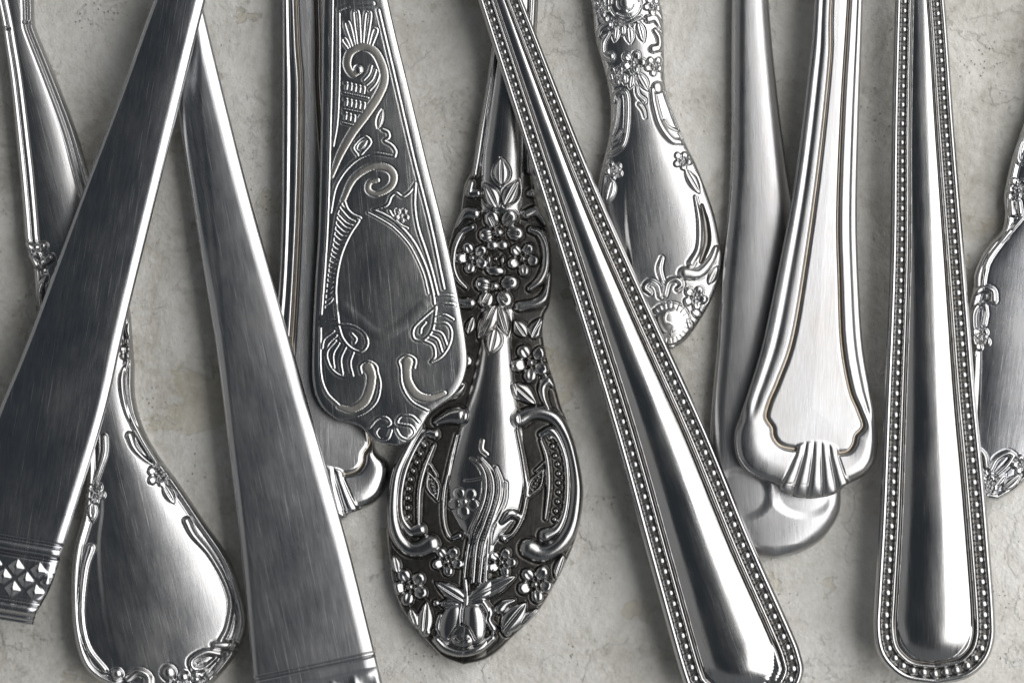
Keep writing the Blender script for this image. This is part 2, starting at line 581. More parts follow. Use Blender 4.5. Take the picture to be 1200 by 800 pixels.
        for pid, (name, parent, mat) in enumerate(s.parts):
            f = quads[fp == pid]
            if pid and len(f) == 0:
                continue
            u, inv = np.unique(f.ravel(), return_inverse=True)
            co, no, q = flatP[u], flatN[u], inv.reshape(-1, 4)
            polys = None
            if pid == 0:
                # side walls and underside
                zb = np.minimum(s.base - s.th, Z.min(axis=1, keepdims=True) - 2)
                rows = np.arange(nr)
                def wall(top, bot, nor):
                    n0 = len(co)
                    k = len(top)
                    return np.vstack([co, top * PX, bot * PX]), np.vstack([no, nor, nor]), n0, k
                lt, rt = P[:, 0], P[:, -1]
                bl = np.stack([s.U[:, 0] + 1.5, -s.v, zb[:, 0]], 1)
                br = np.stack([s.U[:, -1] - 1.5, -s.v, zb[:, -1]], 1)
                nl = np.tile([-1.0, 0, -0.1], (nr, 1))
                co, no, n0, k = wall(lt, bl, nl)
                i = np.arange(k - 1)
                q = np.vstack([q, np.stack([n0 + i, n0 + k + i, n0 + k + i + 1, n0 + i + 1], 1)])
                co, no, n1, k = wall(rt, br, -nl)
                q = np.vstack([q, np.stack([n1 + i, n1 + i + 1, n1 + k + i + 1, n1 + k + i], 1)])
                nb = len(co)
                co = np.vstack([co, bl * PX, br * PX])
                no = np.vstack([no, np.tile([0, 0, -1.0], (2 * nr, 1))])
                q = np.vstack([q, np.stack([nb + i, nb + nr + i, nb + nr + i + 1, nb + i + 1], 1)])
                polys = []
                for row, sgn in ((0, 1), (nr - 1, -1)):
                    ne = len(co)
                    loop = np.vstack([P[row], br[row:row + 1], bl[row:row + 1]])
                    co = np.vstack([co, loop * PX])
                    no = np.vstack([no, np.tile([0, float(sgn), 0], (len(loop), 1))])
                    ring = list(range(ne, ne + len(loop)))
                    polys.append(ring if sgn < 0 else ring[::-1])
            me = mesh_from(name, co, q, no, polys)
            o = link(name, me, M[mat], objs.get(parent, s.root) if (pid and parent) else s.root)
            objs[pid] = o
        return s.root

def mirror_of(h_axis, pts):
    """mirror outline points about an axis (P0, slope)"""
    P0, sl = h_axis
    d = np.array([sl, 1.0]) / math.hypot(sl, 1)
    n = np.array([d[1], -d[0]])
    out = []
    for p in pts:
        q = np.array(p[:2], float) - P0
        r = np.array(P0) - n * (q @ n) + d * (q @ d)
        out.append((r[0], r[1]))
    return out

# ------------------------------------------------------------------ the stone slab
def build_stone():
    nx, ny = 300, 220
    W, Hh = 0.44, 0.34
    xs = np.linspace(-W / 2, W / 2, nx)
    ys = np.linspace(-Hh / 2, Hh / 2, ny)
    X, Y = np.meshgrid(xs, ys)
    rng = np.random.RandomState(3)
    Z = np.zeros_like(X)
    for f, a in ((35, 0.00016), (80, 0.00010), (190, 0.00005), (420, 0.000025)):
        for _ in range(5):
            th, ph = rng.uniform(0, 6.28, 2)
            ff = f * rng.uniform(0.7, 1.4)
            Z += a / 3 * np.sin(ff * (X * math.cos(th) + Y * math.sin(th)) + ph + 1.3 * np.sin(ff * 0.6 * (Y * math.cos(th) - X * math.sin(th))))
    Z -= Z.max()
    co = np.stack([X, Y, Z], 2).reshape(-1, 3)
    ids = np.arange(nx * ny).reshape(ny, nx)
    q = np.stack([ids[:-1, :-1], ids[:-1, 1:], ids[1:, 1:], ids[1:, :-1]], 2).reshape(-1, 4)
    # slab sides and underside
    ring = np.concatenate([ids[0, :], ids[1:, -1], ids[-1, -2::-1], ids[-2:0:-1, 0]])
    n0 = len(co)
    low = co[ring].copy()
    low[:, 2] = -0.02
    co = np.vstack([co, low])
    k = len(ring)
    i = np.arange(k)
    j = (i + 1) % k
    q = np.vstack([q, np.stack([ring[i], n0 + i, n0 + j, ring[j]], 1)])
    me = mesh_from('stone_slab', co, q, None, [list(range(n0 + k - 1, n0 - 1, -1))])
    o = link('stone_surface', me, stone_material())
    o['kind'] = 'structure'
    return o
build_stone()

# ================================================================== the pieces of cutlery
# ---- diamond banded flat handles
def diamonds(h, v0, v1, rows, umin, umax, hgt=7.0):
    """a band of pyramid studs between two cross ridges, v measured along the handle"""
    cell = (v1 - v0) / rows
    for r in range(rows * 2 - 1):
        vc = v0 + (r + 1) * cell / 2
        k0 = int(math.floor(umin / cell)) - 1
        for k in range(k0, int(umax / cell) + 2):
            uc = (k + (0.5 if r % 2 else 0.0)) * cell
            if uc < umin or uc > umax:
                continue
            i0, i1 = np.searchsorted(h.v, [vc - cell, vc + cell])
            sub = (np.abs(h.U[i0:i1] - uc) < cell)
            rr, cc = np.nonzero(sub)
            if len(rr) == 0:
                continue
            rr = rr + i0
            m = np.abs(h.U[rr, cc] - uc) + np.abs(h.V[rr, cc] - vc)
            ok = m < cell * 0.43
            if ok.sum() < 6:
                continue
            pid = h.part('diamond_stud')
            hh = hgt * (0.5 + 0.5 * np.cos(math.pi * np.clip(m / (cell * 0.43), 0, 1))) ** 0.8
            h.put((rr, cc), np.where(ok, np.maximum(hh, 0.02), 0), pid, ok)

def flat_body(h, bev_r, bev_l, crown=2.0):
    """flat top with a rounded bevel along either side"""
    dr = (h.R[:, None] - h.U)
    dl = (h.U - h.L[:, None])
    h.H += crown * (1 - h.T ** 2)
    for d, (w, drop) in ((dr, bev_r), (dl, bev_l)):
        x = np.clip(1 - d / w, 0, 1)
        h.H -= drop * x ** 1.8
    h.fillet(3.0, 3.0)

def cross_band(h, v, name='cross_ridge', r=4.0, hgt=3.5, gap=3.0):
    """a ridge across the handle at v with a groove on either side"""
    d = np.abs(h.V - v)
    h.H += np.where(d < r, hgt * np.sqrt(np.maximum(1 - (d / r) ** 2, 0)), 0)
    h.H -= 2.6 * np.exp(-((d - r - gap * 0.5) / (gap * 0.6)) ** 2)
    pid = h.part(name)
    h.pid[(d < r)] = pid

def knife_wide():
    left = [(266, -220), (182, 0), (144, 105), (102, 215), (37, 390), (0, 480), (-40, 585), (-75, 690), (-78, 716)]
    right = [(300, -220), (242, 0), (207, 140), (150, 370), (122, 490), (75, 640), (60, 686), (44, 716), (38, 732)]
    h = Handle('banded_cutlery_handle', 'wide dark flat handle slanting to the left edge, ending in a diamond studded band', 'flat handles with a diamond band',
               (212, 0), -0.17, left, right, [(-300, 66), (0, 57), (700, 47)], 15, 1.3, 'brushed', roll=-0.02)
    flat_body(h, (12, 4.2), (6, 3), 2.2)
    vb = float(h.uv([(74, 641)])[0, 1])
    x = np.clip((h.V - vb - 76) / 12, 0, 1)
    h.H -= 6 * sstep(vb + 10, vb + 17, h.V) * (1 - sstep(vb + 72, vb + 76, h.V)) * 0.35
    cross_band(h, vb + 8, r=6.5, hgt=4.2, gap=4)
    cross_band(h, vb + 78, r=6, hgt=3.6, gap=4)
    diamonds(h, vb + 18, vb + 70, 2, -200, 46, 4.0)
    x = np.clip((h.V - vb - 83) / 9, 0, 1)
    h.H -= 8 * x ** 2
    h.build()

def knife_narrow():
    left = [(190, -220), (196, -60), (201, 60), (208, 132), (225, 237), (247, 370), (252, 400), (265, 500), (282, 640), (298, 800), (312, 880)]
    right = [(214, -220), (222, -60), (240, 21), (267, 132), (294, 237), (339, 395), (376, 527), (408, 640), (438, 760), (448, 800), (468, 870)]
    h = Handle('banded_cutlery_handle', 'flat silver handle widening to the lower edge, its top under the wide dark one', 'flat handles with a diamond band',
               (222, 0), 0.21, left, right, [(-220, 30), (0, 31), (200, 34), (500, 44), (900, 44)], 14, 1.3, 'soft', roll=-0.035)
    flat_body(h, (16, 4.6), (9, 3.5), 2.0)
    # a soft crease down the left flank
    cr = np.interp(h.v, [0, 60, 132, 237, 380, 520, 700], [10, 2, -12, -20, -36, -52, -66])
    x = np.clip((cr[:, None] - h.U) / 16, 0, 1)
    h.H -= 2.6 * sstep(0, 1, x) * sstep(900, 420, h.V)
    vb = float(h.uv([(438, 763)])[0, 1])
    cross_band(h, vb + 12, r=8, hgt=3.0, gap=4)
    h.H -= 2.2 * sstep(vb + 20, vb + 26, h.V)
    diamonds(h, vb + 24, vb + 76, 2, -80, 70, 4.0)
    h.soften()
    h.build()

# ---- bead edged handles
BEAD = None
def bead_mesh():
    global BEAD
    if BEAD is None:
        nu, nv = 16, 5
        co, q = [(0, 0, 1.0)], []
        for i in range(1, nv + 1):
            a = i / nv * math.radians(100)
            for k in range(nu):
                b = 2 * math.pi * k / nu
                co.append((math.sin(a) * math.cos(b), math.sin(a) * math.sin(b), math.cos(a)))
        tri = [[0, 1 + k, 1 + (k + 1) % nu] for k in range(nu)]
        for i in range(nv - 1):
            for k in range(nu):
                a, b = 1 + i * nu + k, 1 + i * nu + (k + 1) % nu
                q.append((a, a + nu, b + nu, b))
        co = np.array(co)
        BEAD = mesh_from('bead', co, np.array(q), co / np.linalg.norm(co, axis=1, keepdims=True), tri)
    return BEAD

def beaded(label, P0, slope, left, right, z, ktab, dome, roll=0.0, grimy=True):
    h = Handle('beaded_cutlery_handle', label, 'bead edged silver handles', P0, slope, left, right, z, 13, 0.9, 'silver', roll)
    k = np.interp(h.V, [a for a, _ in ktab], [b for _, b in ktab])
    e = h.E / k
    prof = table([(0, -3.5), (1.2, -0.5), (3.0, 1.9), (5.2, 2.2), (7.4, 1.2), (8.8, -2.4), (17.8, -2.4), (19.0, 1.4), (21.2, 3.4), (23.2, 1.2), (24.4, -1.4), (26.0, -1.4), (27.0, 0.0), (40, 0.0)], 0.55)
    h.H += prof(e)
    # cushion shaped centre: rounded across and rounded off towards the end
    w = np.maximum(h.hw - 26.5 * k, 2)
    mid = 0.5 * (h.L + h.R)[:, None]
    vend = h.v[-1] - 26.5 * np.interp(h.v[-1], [a for a, _ in ktab], [b for _, b in ktab])
    i_in = int(np.searchsorted(h.v, vend - 36))
    wi = float(w[i_in, 0])
    w = np.where(h.V > h.v[i_in], wi, w)
    du = np.abs(h.U - mid) / w
    dv = np.clip((h.V - (vend - 1.25 * wi)) / (1.25 * wi), 0, 1)
    q = (du ** 2.1 + dv ** 2.1) ** (1 / 2.1)
    A = np.interp(h.V, [a for a, _ in dome], [b for _, b in dome])
    h.H += np.where(e > 26, A * np.maximum(1 - np.clip(q, 0, 1) ** 2.5, 0), 0)
    rim = h.part('rim')
    chan = h.part('bead_channel', 0, 'grey_oxide')
    rdg = h.part('inner_ridge')
    grv = h.part('panel_groove', 0, 'grey_oxide')
    dom = h.part('domed_panel', 0, 'silver')
    h.pid[e < 8.4] = rim
    h.pid[(e >= 8.4) & (e < 18.6)] = chan
    h.pid[(e >= 18.6) & (e < 23.8)] = rdg
    h.pid[(e >= 23.8) & (e < 26.6)] = grv
    h.pid[e >= 26.6] = dom
    h.build()
    # beads along the channel
    o = h.outline()
    seg = np.hypot(*np.diff(o, axis=0).T)
    s = np.concatenate([[0], np.cumsum(seg)])
    ss = np.arange(0, s[-1], 1.0)
    o = np.stack([np.interp(ss, s, o[:, 0]), np.interp(ss, s, o[:, 1])], 1)
    g = np.gradient(o, axis=0)
    for i in range(2):
        g[:, i] = np.convolve(np.pad(g[:, i], 6, mode='edge'), np.ones(13) / 13, mode='valid')
    g /= np.linalg.norm(g, axis=1, keepdims=True)
    kk = np.interp(o[:, 1], [a for a, _ in ktab], [b for _, b in ktab])
    c = o + np.stack([g[:, 1], -g[:, 0]], 1) * (13.2 * kk)[:, None]
    bm = bead_mesh()
    last, first = None, True
    acc = 0.0
    for i in range(1, len(c)):
        acc += np.hypot(*(c[i] - c[i - 1]))
        d2 = np.hypot(o[:, 0] - c[i, 0], o[:, 1] - c[i, 1]).min()
        if d2 < 13.2 * kk[i] - 0.6:
            continue
        sp = 12.5 * kk[i]
        if acc < sp or c[i, 1] < -30 or c[i, 1] > h.v[-1]:
            continue
        acc = 0.0
        b = bpy.data.objects.new('bead', bm)
        COL.objects.link(b)
        b.parent = h.root
        r = 5.5 * kk[i] * random.uniform(0.95, 1.03)
        b.location = (c[i, 0] * PX, -c[i, 1] * PX, (h.z_at(c[i, 0], c[i, 1]) - 2.6 + random.uniform(-0.35, 0.25)) * PX)
        b.scale = (r * PX, r * PX, 0.9 * r * PX)
    bm.materials.clear()
    bm.materials.append(M['bead'])

def beaded_slanted():
    left = [(489, -220), (560, 0), (624, 200), (671, 350), (717, 500), (760, 655), (798, 790), (812, 815), (840, 832), (884, 834)]
    right = [(525, -220), (612, 0), (691, 200), (757, 350), (826, 500), (880, 631), (925, 732), (938, 765), (941, 790), (925, 818), (888, 834)]
    beaded('bead edged silver handle slanting down across the middle of the group', (585, 0), 0.367, left, right,
           [(-250, 56), (0, 54), (400, 52), (850, 42)], [(-200, 0.72), (0, 0.74), (300, 0.88), (600, 1.0), (900, 1.02)],
           [(-200, 0.5), (0, 0.6), (200, 2.4), (500, 10), (850, 15)])

def beaded_upright():
    left = [(1056, -220), (1048, 0), (1044, 150), (1042, 300), (1036, 450), (1030, 600), (1025, 690), (1023, 735), (1028, 764), (1042, 784), (1062, 797), (1094, 802)]
    right = [(1084, -220), (1106, 0), (1117, 150), (1129, 300), (1141, 450), (1152, 560), (1159, 640), (1165, 720), (1164, 752), (1154, 776), (1132, 794), (1096, 802)]
    beaded('upright bead edged silver handle near the right edge, its rounded end in view', (1077, 0), 0.022, left, right,
           [(-250, 50), (0, 52), (400, 54), (830, 46)], [(-200, 0.76), (0, 0.80), (300, 0.9), (600, 1.0), (900, 1.04)],
           [(-200, 0.5), (0, 0.6), (200, 2.6), (500, 10), (850, 14)])

# ---- shell ended handles
PANEL_L = [(-12, -820), (-12, -584), (-10, -510), (-16, -385), (-26, -265), (-36, -182), (-50, -134), (-58, -112), (-62, -95), (-60, -88), (-54, -80), (-52, -70), (-46, -62), (-38, -58.5), (-27, -57)]
PANEL_R = [(8, -820), (8, -584), (7, -460), (9, -335), (15, -255), (22, -182), (34, -130), (45, -106), (52, -90), (50, -83), (44, -76), (42, -66), (37, -58), (30, -55.5), (22, -55)]
def shell_handle(label, P0, slope, left, right, z, tipv, roll, res=1.0, mat='satin', off=0.0, th=15, wide=1.0, sym=False):
    h = Handle('shell_cutlery_handle', label, 'silver handles ending in a shell', P0, slope, left, right, z, th, res, mat, roll)
    vt = tipv
    uu, vv = h.U - off, h.V - vt
    pl = spline(np.array(PANEL_L) * [wide, 1], 2.0)
    pr = spline(np.array([(-a, b) for a, b in PANEL_L] if sym else PANEL_R) * [wide, 1], 2.0)
    for p in (pl, pr):
        p[:, 1] = np.maximum.accumulate(p[:, 1] + np.arange(len(p)) * 1e-6)
    inside = (uu > np.interp(vv, pl[:, 1], pl[:, 0])) & (uu < np.interp(vv, pr[:, 1], pr[:, 0])) & (vv < -56.5 + 0.06 * uu)
    o = np.vstack([pl, pr[::-1]])
    A, D = o[:-1], np.diff(o, axis=0)
    DD = (D ** 2).sum(1) + 1e-9
    sd = np.full(h.U.shape, 60.0)
    for i in range(0, len(h.v), 14):
        j = min(i + 14, len(h.v))
        m = (np.maximum(A[:, 1], A[:, 1] + D[:, 1]) > vv[i, 0] - 60) & (np.minimum(A[:, 1], A[:, 1] + D[:, 1]) < vv[j - 1, 0] + 60)
        if not m.any():
            continue
        qx = uu[i:j].reshape(-1, 1) - A[m, 0]
        qy = vv[i:j].reshape(-1, 1) - A[m, 1]
        t = np.clip((qx * D[m, 0] + qy * D[m, 1]) / DD[m], 0, 1)
        sd[i:j] = np.minimum(np.sqrt(((qx - t * D[m, 0]) ** 2 + (qy - t * D[m, 1]) ** 2).min(1)).reshape(uu[i:j].shape), 60)
    sd = np.where(inside, sd, -sd)
    f = np.clip(-sd / (-sd + h.E + 1e-6), 0, 1) * (sd < 0)
    lobe = sstep(-110, -82, vv)
    k = np.interp(vv, [-820, -584, -250, -100], [0.62, 0.66, 0.85, 1.0])
    inner = table([(-30, 3.4), (-8, 3.6), (-5.5, 3.6), (-3.4, 2.2), (-1.8, -0.8), (0.6, -1.0), (2.4, 0.4), (4.5, 1.2), (60, 1.6)], 0.6)(sd / k)
    h.H += inner
    h.H -= (1 - lobe) * (1.5 * np.exp(-((f - 0.55) / 0.13) ** 2) + 2.4 * np.clip((f - 0.55) / 0.45, 0, 1) ** 1.3)
    h.H += lobe * (1.6 * np.sin(np.clip(f, 0, 1) * math.pi * 0.8) - 5.0 * np.clip((f - 0.45) / 0.55, 0, 1) ** 2)
    x = np.clip(1 - h.E / 10, 0, 1)
    h.H -= 6 * x ** 2.2 * lobe
    h.fillet(3.5, 3.5)
    lob = [h.part('end_lobe'), h.part('end_lobe')]
    g = h.part('panel_groove', 0, 'tan')
    p = h.part('panel', 0, mat)
    h.pid[(sd < -3 * k) & (vv > -100) & (uu < 0)] = lob[0]
    h.pid[(sd < -3 * k) & (vv > -100) & (uu >= 0)] = lob[1]
    h.pid[(sd >= -2.4 * k) & (sd < 2.0 * k)] = g
    h.pid[sd >= 2.0 * k] = p
    # the shell: broad ribs parted by narrow creases, fanning from the panel edge over the end
    wv = np.interp(vv, [-70, -66, -50, -30, -12, 4], [14, 22, 26, 34, 42, 45])
    phi = uu / wv
    nrib = 5
    fr = (phi + 1) / 2 * nrib
    fx = fr - np.floor(fr)
    grow = sstep(-70, -36, vv)
    rib = (0.8 + 3.2 * grow) * (1 - np.abs(2 * fx - 1) ** 2.6)
    top = -66 + 5 * np.abs(phi) ** 2
    pad = sstep(1.06, 0.97, np.abs(phi)) * sstep(-3, 2, vv - top)
    over = -8.0 * np.clip((vv + 24) / 24, 0, 1) ** 2
    h.H = h.H * (1 - pad) + (1.6 + 1.4 * grow + rib + over - 3.5 * np.clip(1 - h.E / 4, 0, 1) ** 2) * pad
    ids = [h.part('shell_rib') for _ in range(nrib)]
    sel = (pad > 0.5)
    for k_ in range(nrib):
        h.pid[sel & (np.floor(fr) == k_)] = ids[k_]
    h.build()

def shell_right():
    left = [(960, -220), (954, 0), (945, 100), (930, 215), (910, 320), (893, 400), (877, 455), (866, 488), (861, 503), (860, 520), (864, 538), (875, 553), (891, 562), (907, 567), (918, 576), (932, 582), (948, 584)]
    right = [(1016, -220), (1011, 0), (1006, 150), (1004, 250), (1006, 325), (1011, 402), (1020, 455), (1026, 485), (1029, 502), (1030, 522), (1026, 541), (1016, 555), (1001, 564), (989, 569), (981, 577), (966, 582), (950, 584)]
    shell_handle('bright silver shell ended handle lying on top of the plain rounded one', (984, 0), -0.055, left, right,
                 [(-250, 44), (0, 46), (300, 46), (600, 46)], 584, -0.13, off=2.0)

def shell_left():
    left = [(328, -220), (330, 0), (330, 150), (329, 263), (325, 348), (316, 420), (307, 480), (300, 530), (302, 552), (312, 578), (330, 594), (346, 600), (360, 611), (378, 614)]
    right = [(388, -220), (386, 0), (388, 150), (393, 263), (403, 348), (416, 420), (427, 470), (436, 512), (441, 529), (452, 540), (456, 552), (453, 568), (444, 584), (430, 595), (412, 601), (402, 609), (392, 613), (380, 614)]
    shell_handle('silver shell ended handle half hidden under the engraved handle, one bright lobe showing', (358, 0), 0.034, left, right,
                 [(-250, 22), (0, 22), (300, 24), (520, 26), (640, 22)], 614, -0.16, 1.1, mat='silver', th=16, wide=0.92, sym=True)

# ---- plain rounded handle
def plain_round():
    left = [(866, -220), (859, 0), (857, 200), (847, 320), (842, 400), (835, 474), (832, 540), (834, 590), (842, 618), (858, 640), (880, 652), (908, 656)]
    right = [(892, -220), (903, 0), (912, 100), (922, 180), (936, 270), (954, 370), (972, 470), (984, 545), (988, 583), (984, 607), (966, 633), (940, 649), (910, 656)]
    h = Handle('plain_cutlery_handle', 'plain smooth silver handle with a rounded end lying beneath the bright shell ended one', None,
               (880, 0), 0.045, left, right, [(-250, 20), (0, 20), (400, 20), (590, 20), (640, 20), (670, 17)], 15, 1.3, 'satin', roll=-0.09)
    h.H += 4.5 * (1 - np.abs(h.T) ** 2.6)
    x = np.clip(1 - h.E / 16, 0, 1)
    h.H -= 6 * x ** 2.0
    # heel: the end turns down
    h.H -= 7 * sstep(588, 650, h.V) ** 1.2
    h.fillet(4, 4)
    # low double lobe above the end: the shell handle's reflection put into the shape
    for u in (-39, 38):
        d = np.hypot((h.U - u) / 40, (h.V - 579) / 31)
        h.H -= 2.2 * (1 - sstep(0.72, 1.08, d))
    h.build()

# ---- engraved handle
def engraved():
    left = [(388, -220), (379, 0), (377, 130), (374, 263), (370, 330), (367, 395), (367, 446), (376, 474), (396, 492), (412, 496), (424, 501), (436, 513), (450, 520), (464, 522)]
    right = [(410, -220), (455, 0), (479, 101), (502, 196), (519, 263), (536, 341), (547, 408), (545, 439), (533, 462), (514, 477), (503, 486), (493, 502), (483, 516), (466, 522)]
    h = Handle('engraved_cutlery_handle', 'broad dark silver handle engraved with thin scrolls around a blank oval', None,
               (417, 0), 0.095, left, right, [(-250, 56), (0, 56), (300, 56), (540, 50)], 12, 0.85, 'engraved', roll=-0.03)
    h.H += 1.6 * (1 - h.T ** 2)
    x = np.clip(1 - h.E / 9, 0, 1)
    h.H -= 1.3 * x ** 1.5
    h.fillet(3.0, 3.0)
    R = lambda pts, r=1.5, hh=1.9, name='engraved_line', **k: h.ridge(pts, r * 0.9, hh * 0.19, name, **dict({'moat': 0.25}, **k))
    # long rails
    R([(391, -60), (390, 0), (388, 120), (384, 263), (377, 368)], 1.7, 2.4, 'rail')
    R([(398, 18), (398, 80), (396, 140), (391, 172)], 1.5, 2.0, 'rail')
    R([(444, 14), (462, 90), (484, 184), (504, 263), (520, 338)], 1.8, 2.4, 'rail')
    R([(487, 216), (486, 242), (490, 268), (498, 292), (506, 318), (513, 346)], 1.7, 2.2, 'rail')
    R([(398, 13), (412, 8), (438, 6)], 2.2, 2.0, 'arc')
    R([(399, -40), (412, -44), (432, -45)], 2.0, 2.0, 'arc')
    # fan of plumes: outlined capsules
    for a, b, r in (((409, 57), (404, 49), 2.6), ((415, 55), (408, 31), 3.2), ((421, 53), (418, 19), 3.6), ((428, 54), (432, 20), 3.6), ((434, 56), (440, 38), 3.0)):
        d = np.array(b, float) - a
        d /= np.hypot(*d)
        n = np.array([-d[1], d[0]])
        a, b = np.array(a, float), np.array(b, float)
        pts = [a + n * r * 0.6, b + n * r * 0.9, b + d * r, b - n * r * 0.9, a - n * r * 0.6]
        R(pts, 1.25, 2.0, 'plume')
    # upper scroll ribbon
    h.stroke([(422, 84), (414, 88), (408, 77), (412, 63), (426, 56), (440, 62), (449, 79), (451, 96), (444, 114), (430, 135), (414, 157), (400, 182), (390, 208)],
             [3.6, 3.2, 3.6, 3.8, 4, 4, 4, 4, 4.2, 4.4, 4, 3.2, 1.5], 0.5, 'scroll_ribbon', moat=0.4, mat='dull', pw=0.25)
    h.blob((421, 83), 4.5, 1.6, 'scroll_eye')
    for a, b, c in (((427, 95), (433, 88), (436, 79)), ((430, 101), (437, 94), (441, 84)), ((434, 107), (441, 99), (445, 89))):
        R([a, b, c], 1.3, 1.8, 'feather')
    # little stepped blocks
    for (cx, cy, n, ang) in ((406, 102, 5, 0.24), (406, 121, 5, 0.22), (405, 137, 3, 0.30)):
        for i in range(n):
            x, y = cx + i * 5.2 * math.cos(ang), cy + i * 5.2 * math.sin(ang)
            R([(x - 1.4, y - 3.6), (x + 1.6, y - 3.2), (x + 0.8, y + 3.6)], 1.1, 1.9, 'block')
        R([(cx - 3, cy + 8), (cx + 5.2 * n, cy + 8 + 5.2 * n * ang)], 1.0, 1.6, 'block_line')
    h.leaf((444, 151), (449, 130), 3.0, 1.1, 'leaflet')
    R([(449, 153), (455, 156), (456, 162), (451, 166), (459, 171), (464, 178), (463, 184)], 1.7, 2.2, 'leaf_edge')
    R([(420, 183), (415, 173), (427, 161), (435, 168), (424, 182)], 1.3, 1.8, 'lozenge')
    h.leaf((421, 176), (431, 166), 2.6, 0.9, 'leaflet')
    # second scroll
    R([(388, 250), (395, 218), (413, 193), (436, 181), (462, 184)], 1.5, 2.0, 'scroll_line')
    h.stroke([(403, 236), (415, 211), (435, 197), (453, 197), (462, 206), (459, 219), (444, 228), (433, 224), (434, 215), (443, 212)],
             [2.2, 3.2, 3.6, 3.8, 3.6, 3.2, 2.8, 2.6, 2.4, 2.2], 0.5, 'scroll_ribbon', moat=0.4, mat='dull', pw=0.25)
    # ribbed wing down the left of the oval
    R([(404, 236), (408, 246), (414, 252), (423, 256)], 1.6, 2.0, 'wing_edge')
    ow = spline([(402, 238), (396, 252), (391, 285), (386, 312), (381, 362)], 1.0)
    iw = spline([(423, 257), (408, 281), (399, 305), (395, 330), (394, 348)], 1.0)
    for i in range(20):
        f = (i + 0.5) / 20
        a, b = ow[int(f * (len(ow) - 1))], iw[int(f * (len(iw) - 1))]
        m = (a + b) / 2 + np.array([0, 2.5])
        R([a, m, b - (b - a) * 0.12], 1.25, 1.7, 'wing_rib')
    R(ow[::8], 1.0, 1.3, 'wing_edge')
    # the oval cartouche
    R([(421, 259), (409, 278), (400, 300), (395, 325), (394, 348), (397, 378)], 1.8, 2.4, 'oval_border')
    R([(438, 247), (450, 252), (463, 260), (478, 275), (489, 291), (500, 316), (507, 342), (509, 356)], 1.6, 2.2, 'oval_border')
    R([(432, 250), (447, 258), (461, 267), (474, 280), (484, 294), (496, 320), (502, 344)], 1.0, 1.2, 'oval_border')
    h.stroke([(403, 360), (420, 374), (436, 388), (449, 392), (462, 387), (480, 374), (497, 358)], 8, 0.4, 'oval_border', moat=0.0, pw=1.6)
    # small flower spandrel on the right
    R([(440, 246), (454, 241), (459, 231), (465, 227), (472, 231), (480, 226), (486, 218)], 1.4, 1.9, 'spandrel_edge')
    h.flower((471, 253), 9, 0.4, 1.4, name='flower')
    R([(457, 248), (462, 256), (470, 264), (478, 268)], 1.2, 1.6, 'spandrel_edge')
    # two drooping bell flowers
    R([(376, 383), (386, 381), (397, 380)], 1.5, 2.0, 'collar')
    R([(376, 377), (386, 375), (396, 375)], 1.2, 1.5, 'collar')
    R([(397, 380), (415, 382), (428, 391), (431, 404), (423, 412), (411, 407), (402, 396), (397, 381)], 1.6, 2.2, 'bud')
    R([(413, 391), (418, 397), (416, 402)], 1.4, 1.9, 'bud_mark')
    for p in ([(394, 399), (384, 412), (386, 426), (393, 436), (403, 441), (414, 440)], [(398, 402), (391, 415), (392, 431)], [(406, 406), (400, 421), (402, 438)], [(415, 412), (411, 425), (414, 440)], [(392, 388), (381, 397), (378, 408)], [(395, 393), (386, 402), (381, 414)]):
        R(p, 1.4, 1.9, 'bell_petal')
    R([(511, 347), (522, 346), (532, 347)], 1.2, 1.5, 'collar')
    R([(511, 358), (522, 356), (533, 357)], 1.5, 2.0, 'collar')
    R([(511, 360), (497, 372), (485, 385), (486, 397), (497, 398), (507, 386), (511, 362)], 1.6, 2.2, 'bud')
    R([(499, 378), (494, 384), (493, 390)], 1.4, 1.9, 'bud_mark')
    for p in ([(511, 371), (521, 369), (531, 374)], [(510, 379), (523, 379), (529, 388), (527, 403), (518, 417), (506, 424)], [(507, 387), (518, 391), (524, 405)], [(503, 393), (513, 398), (518, 412)], [(497, 399), (508, 405), (510, 417), (505, 424)]):
        R(p, 1.4, 1.9, 'bell_petal')
    # paired lower scrolls
    R([(376, 384), (376, 434), (383, 459), (398, 475)], 1.7, 2.3, 'rail')
    h.stroke([(398, 476), (413, 479), (427, 471), (434, 456), (436, 440), (432, 430)], [2.0, 3.6, 4.6, 4.6, 4.6, 5.5], 0.5, 'scroll_ribbon', moat=0.4, mat='dull', pw=0.25)
    R([(424, 437), (423, 428), (432, 423), (441, 428), (443, 436), (446, 451), (441, 471), (424, 485), (400, 490)], 1.3, 2.0, 'scroll_line')
    h.stroke([(521, 460), (504, 466), (489, 462), (479, 448), (477, 434), (478, 424)], [2.0, 3.6, 4.6, 4.6, 4.6, 5.5], 0.5, 'scroll_ribbon', moat=0.4, mat='dull', pw=0.25)
    R([(486, 431), (487, 421), (477, 416), (468, 422), (470, 432), (472, 452), (483, 470), (502, 481)], 1.3, 2.0, 'scroll_line')
    R([(433, 501), (443, 490), (453, 489), (458, 495), (453, 499), (445, 500), (441, 507), (446, 514), (455, 513), (459, 504)], 1.5, 2.1, 'curl')
    R([(491, 494), (483, 487), (471, 487), (466, 495), (474, 497), (482, 499), (486, 507), (479, 514), (470, 511), (465, 503)], 1.5, 2.1, 'curl')
    h.build()

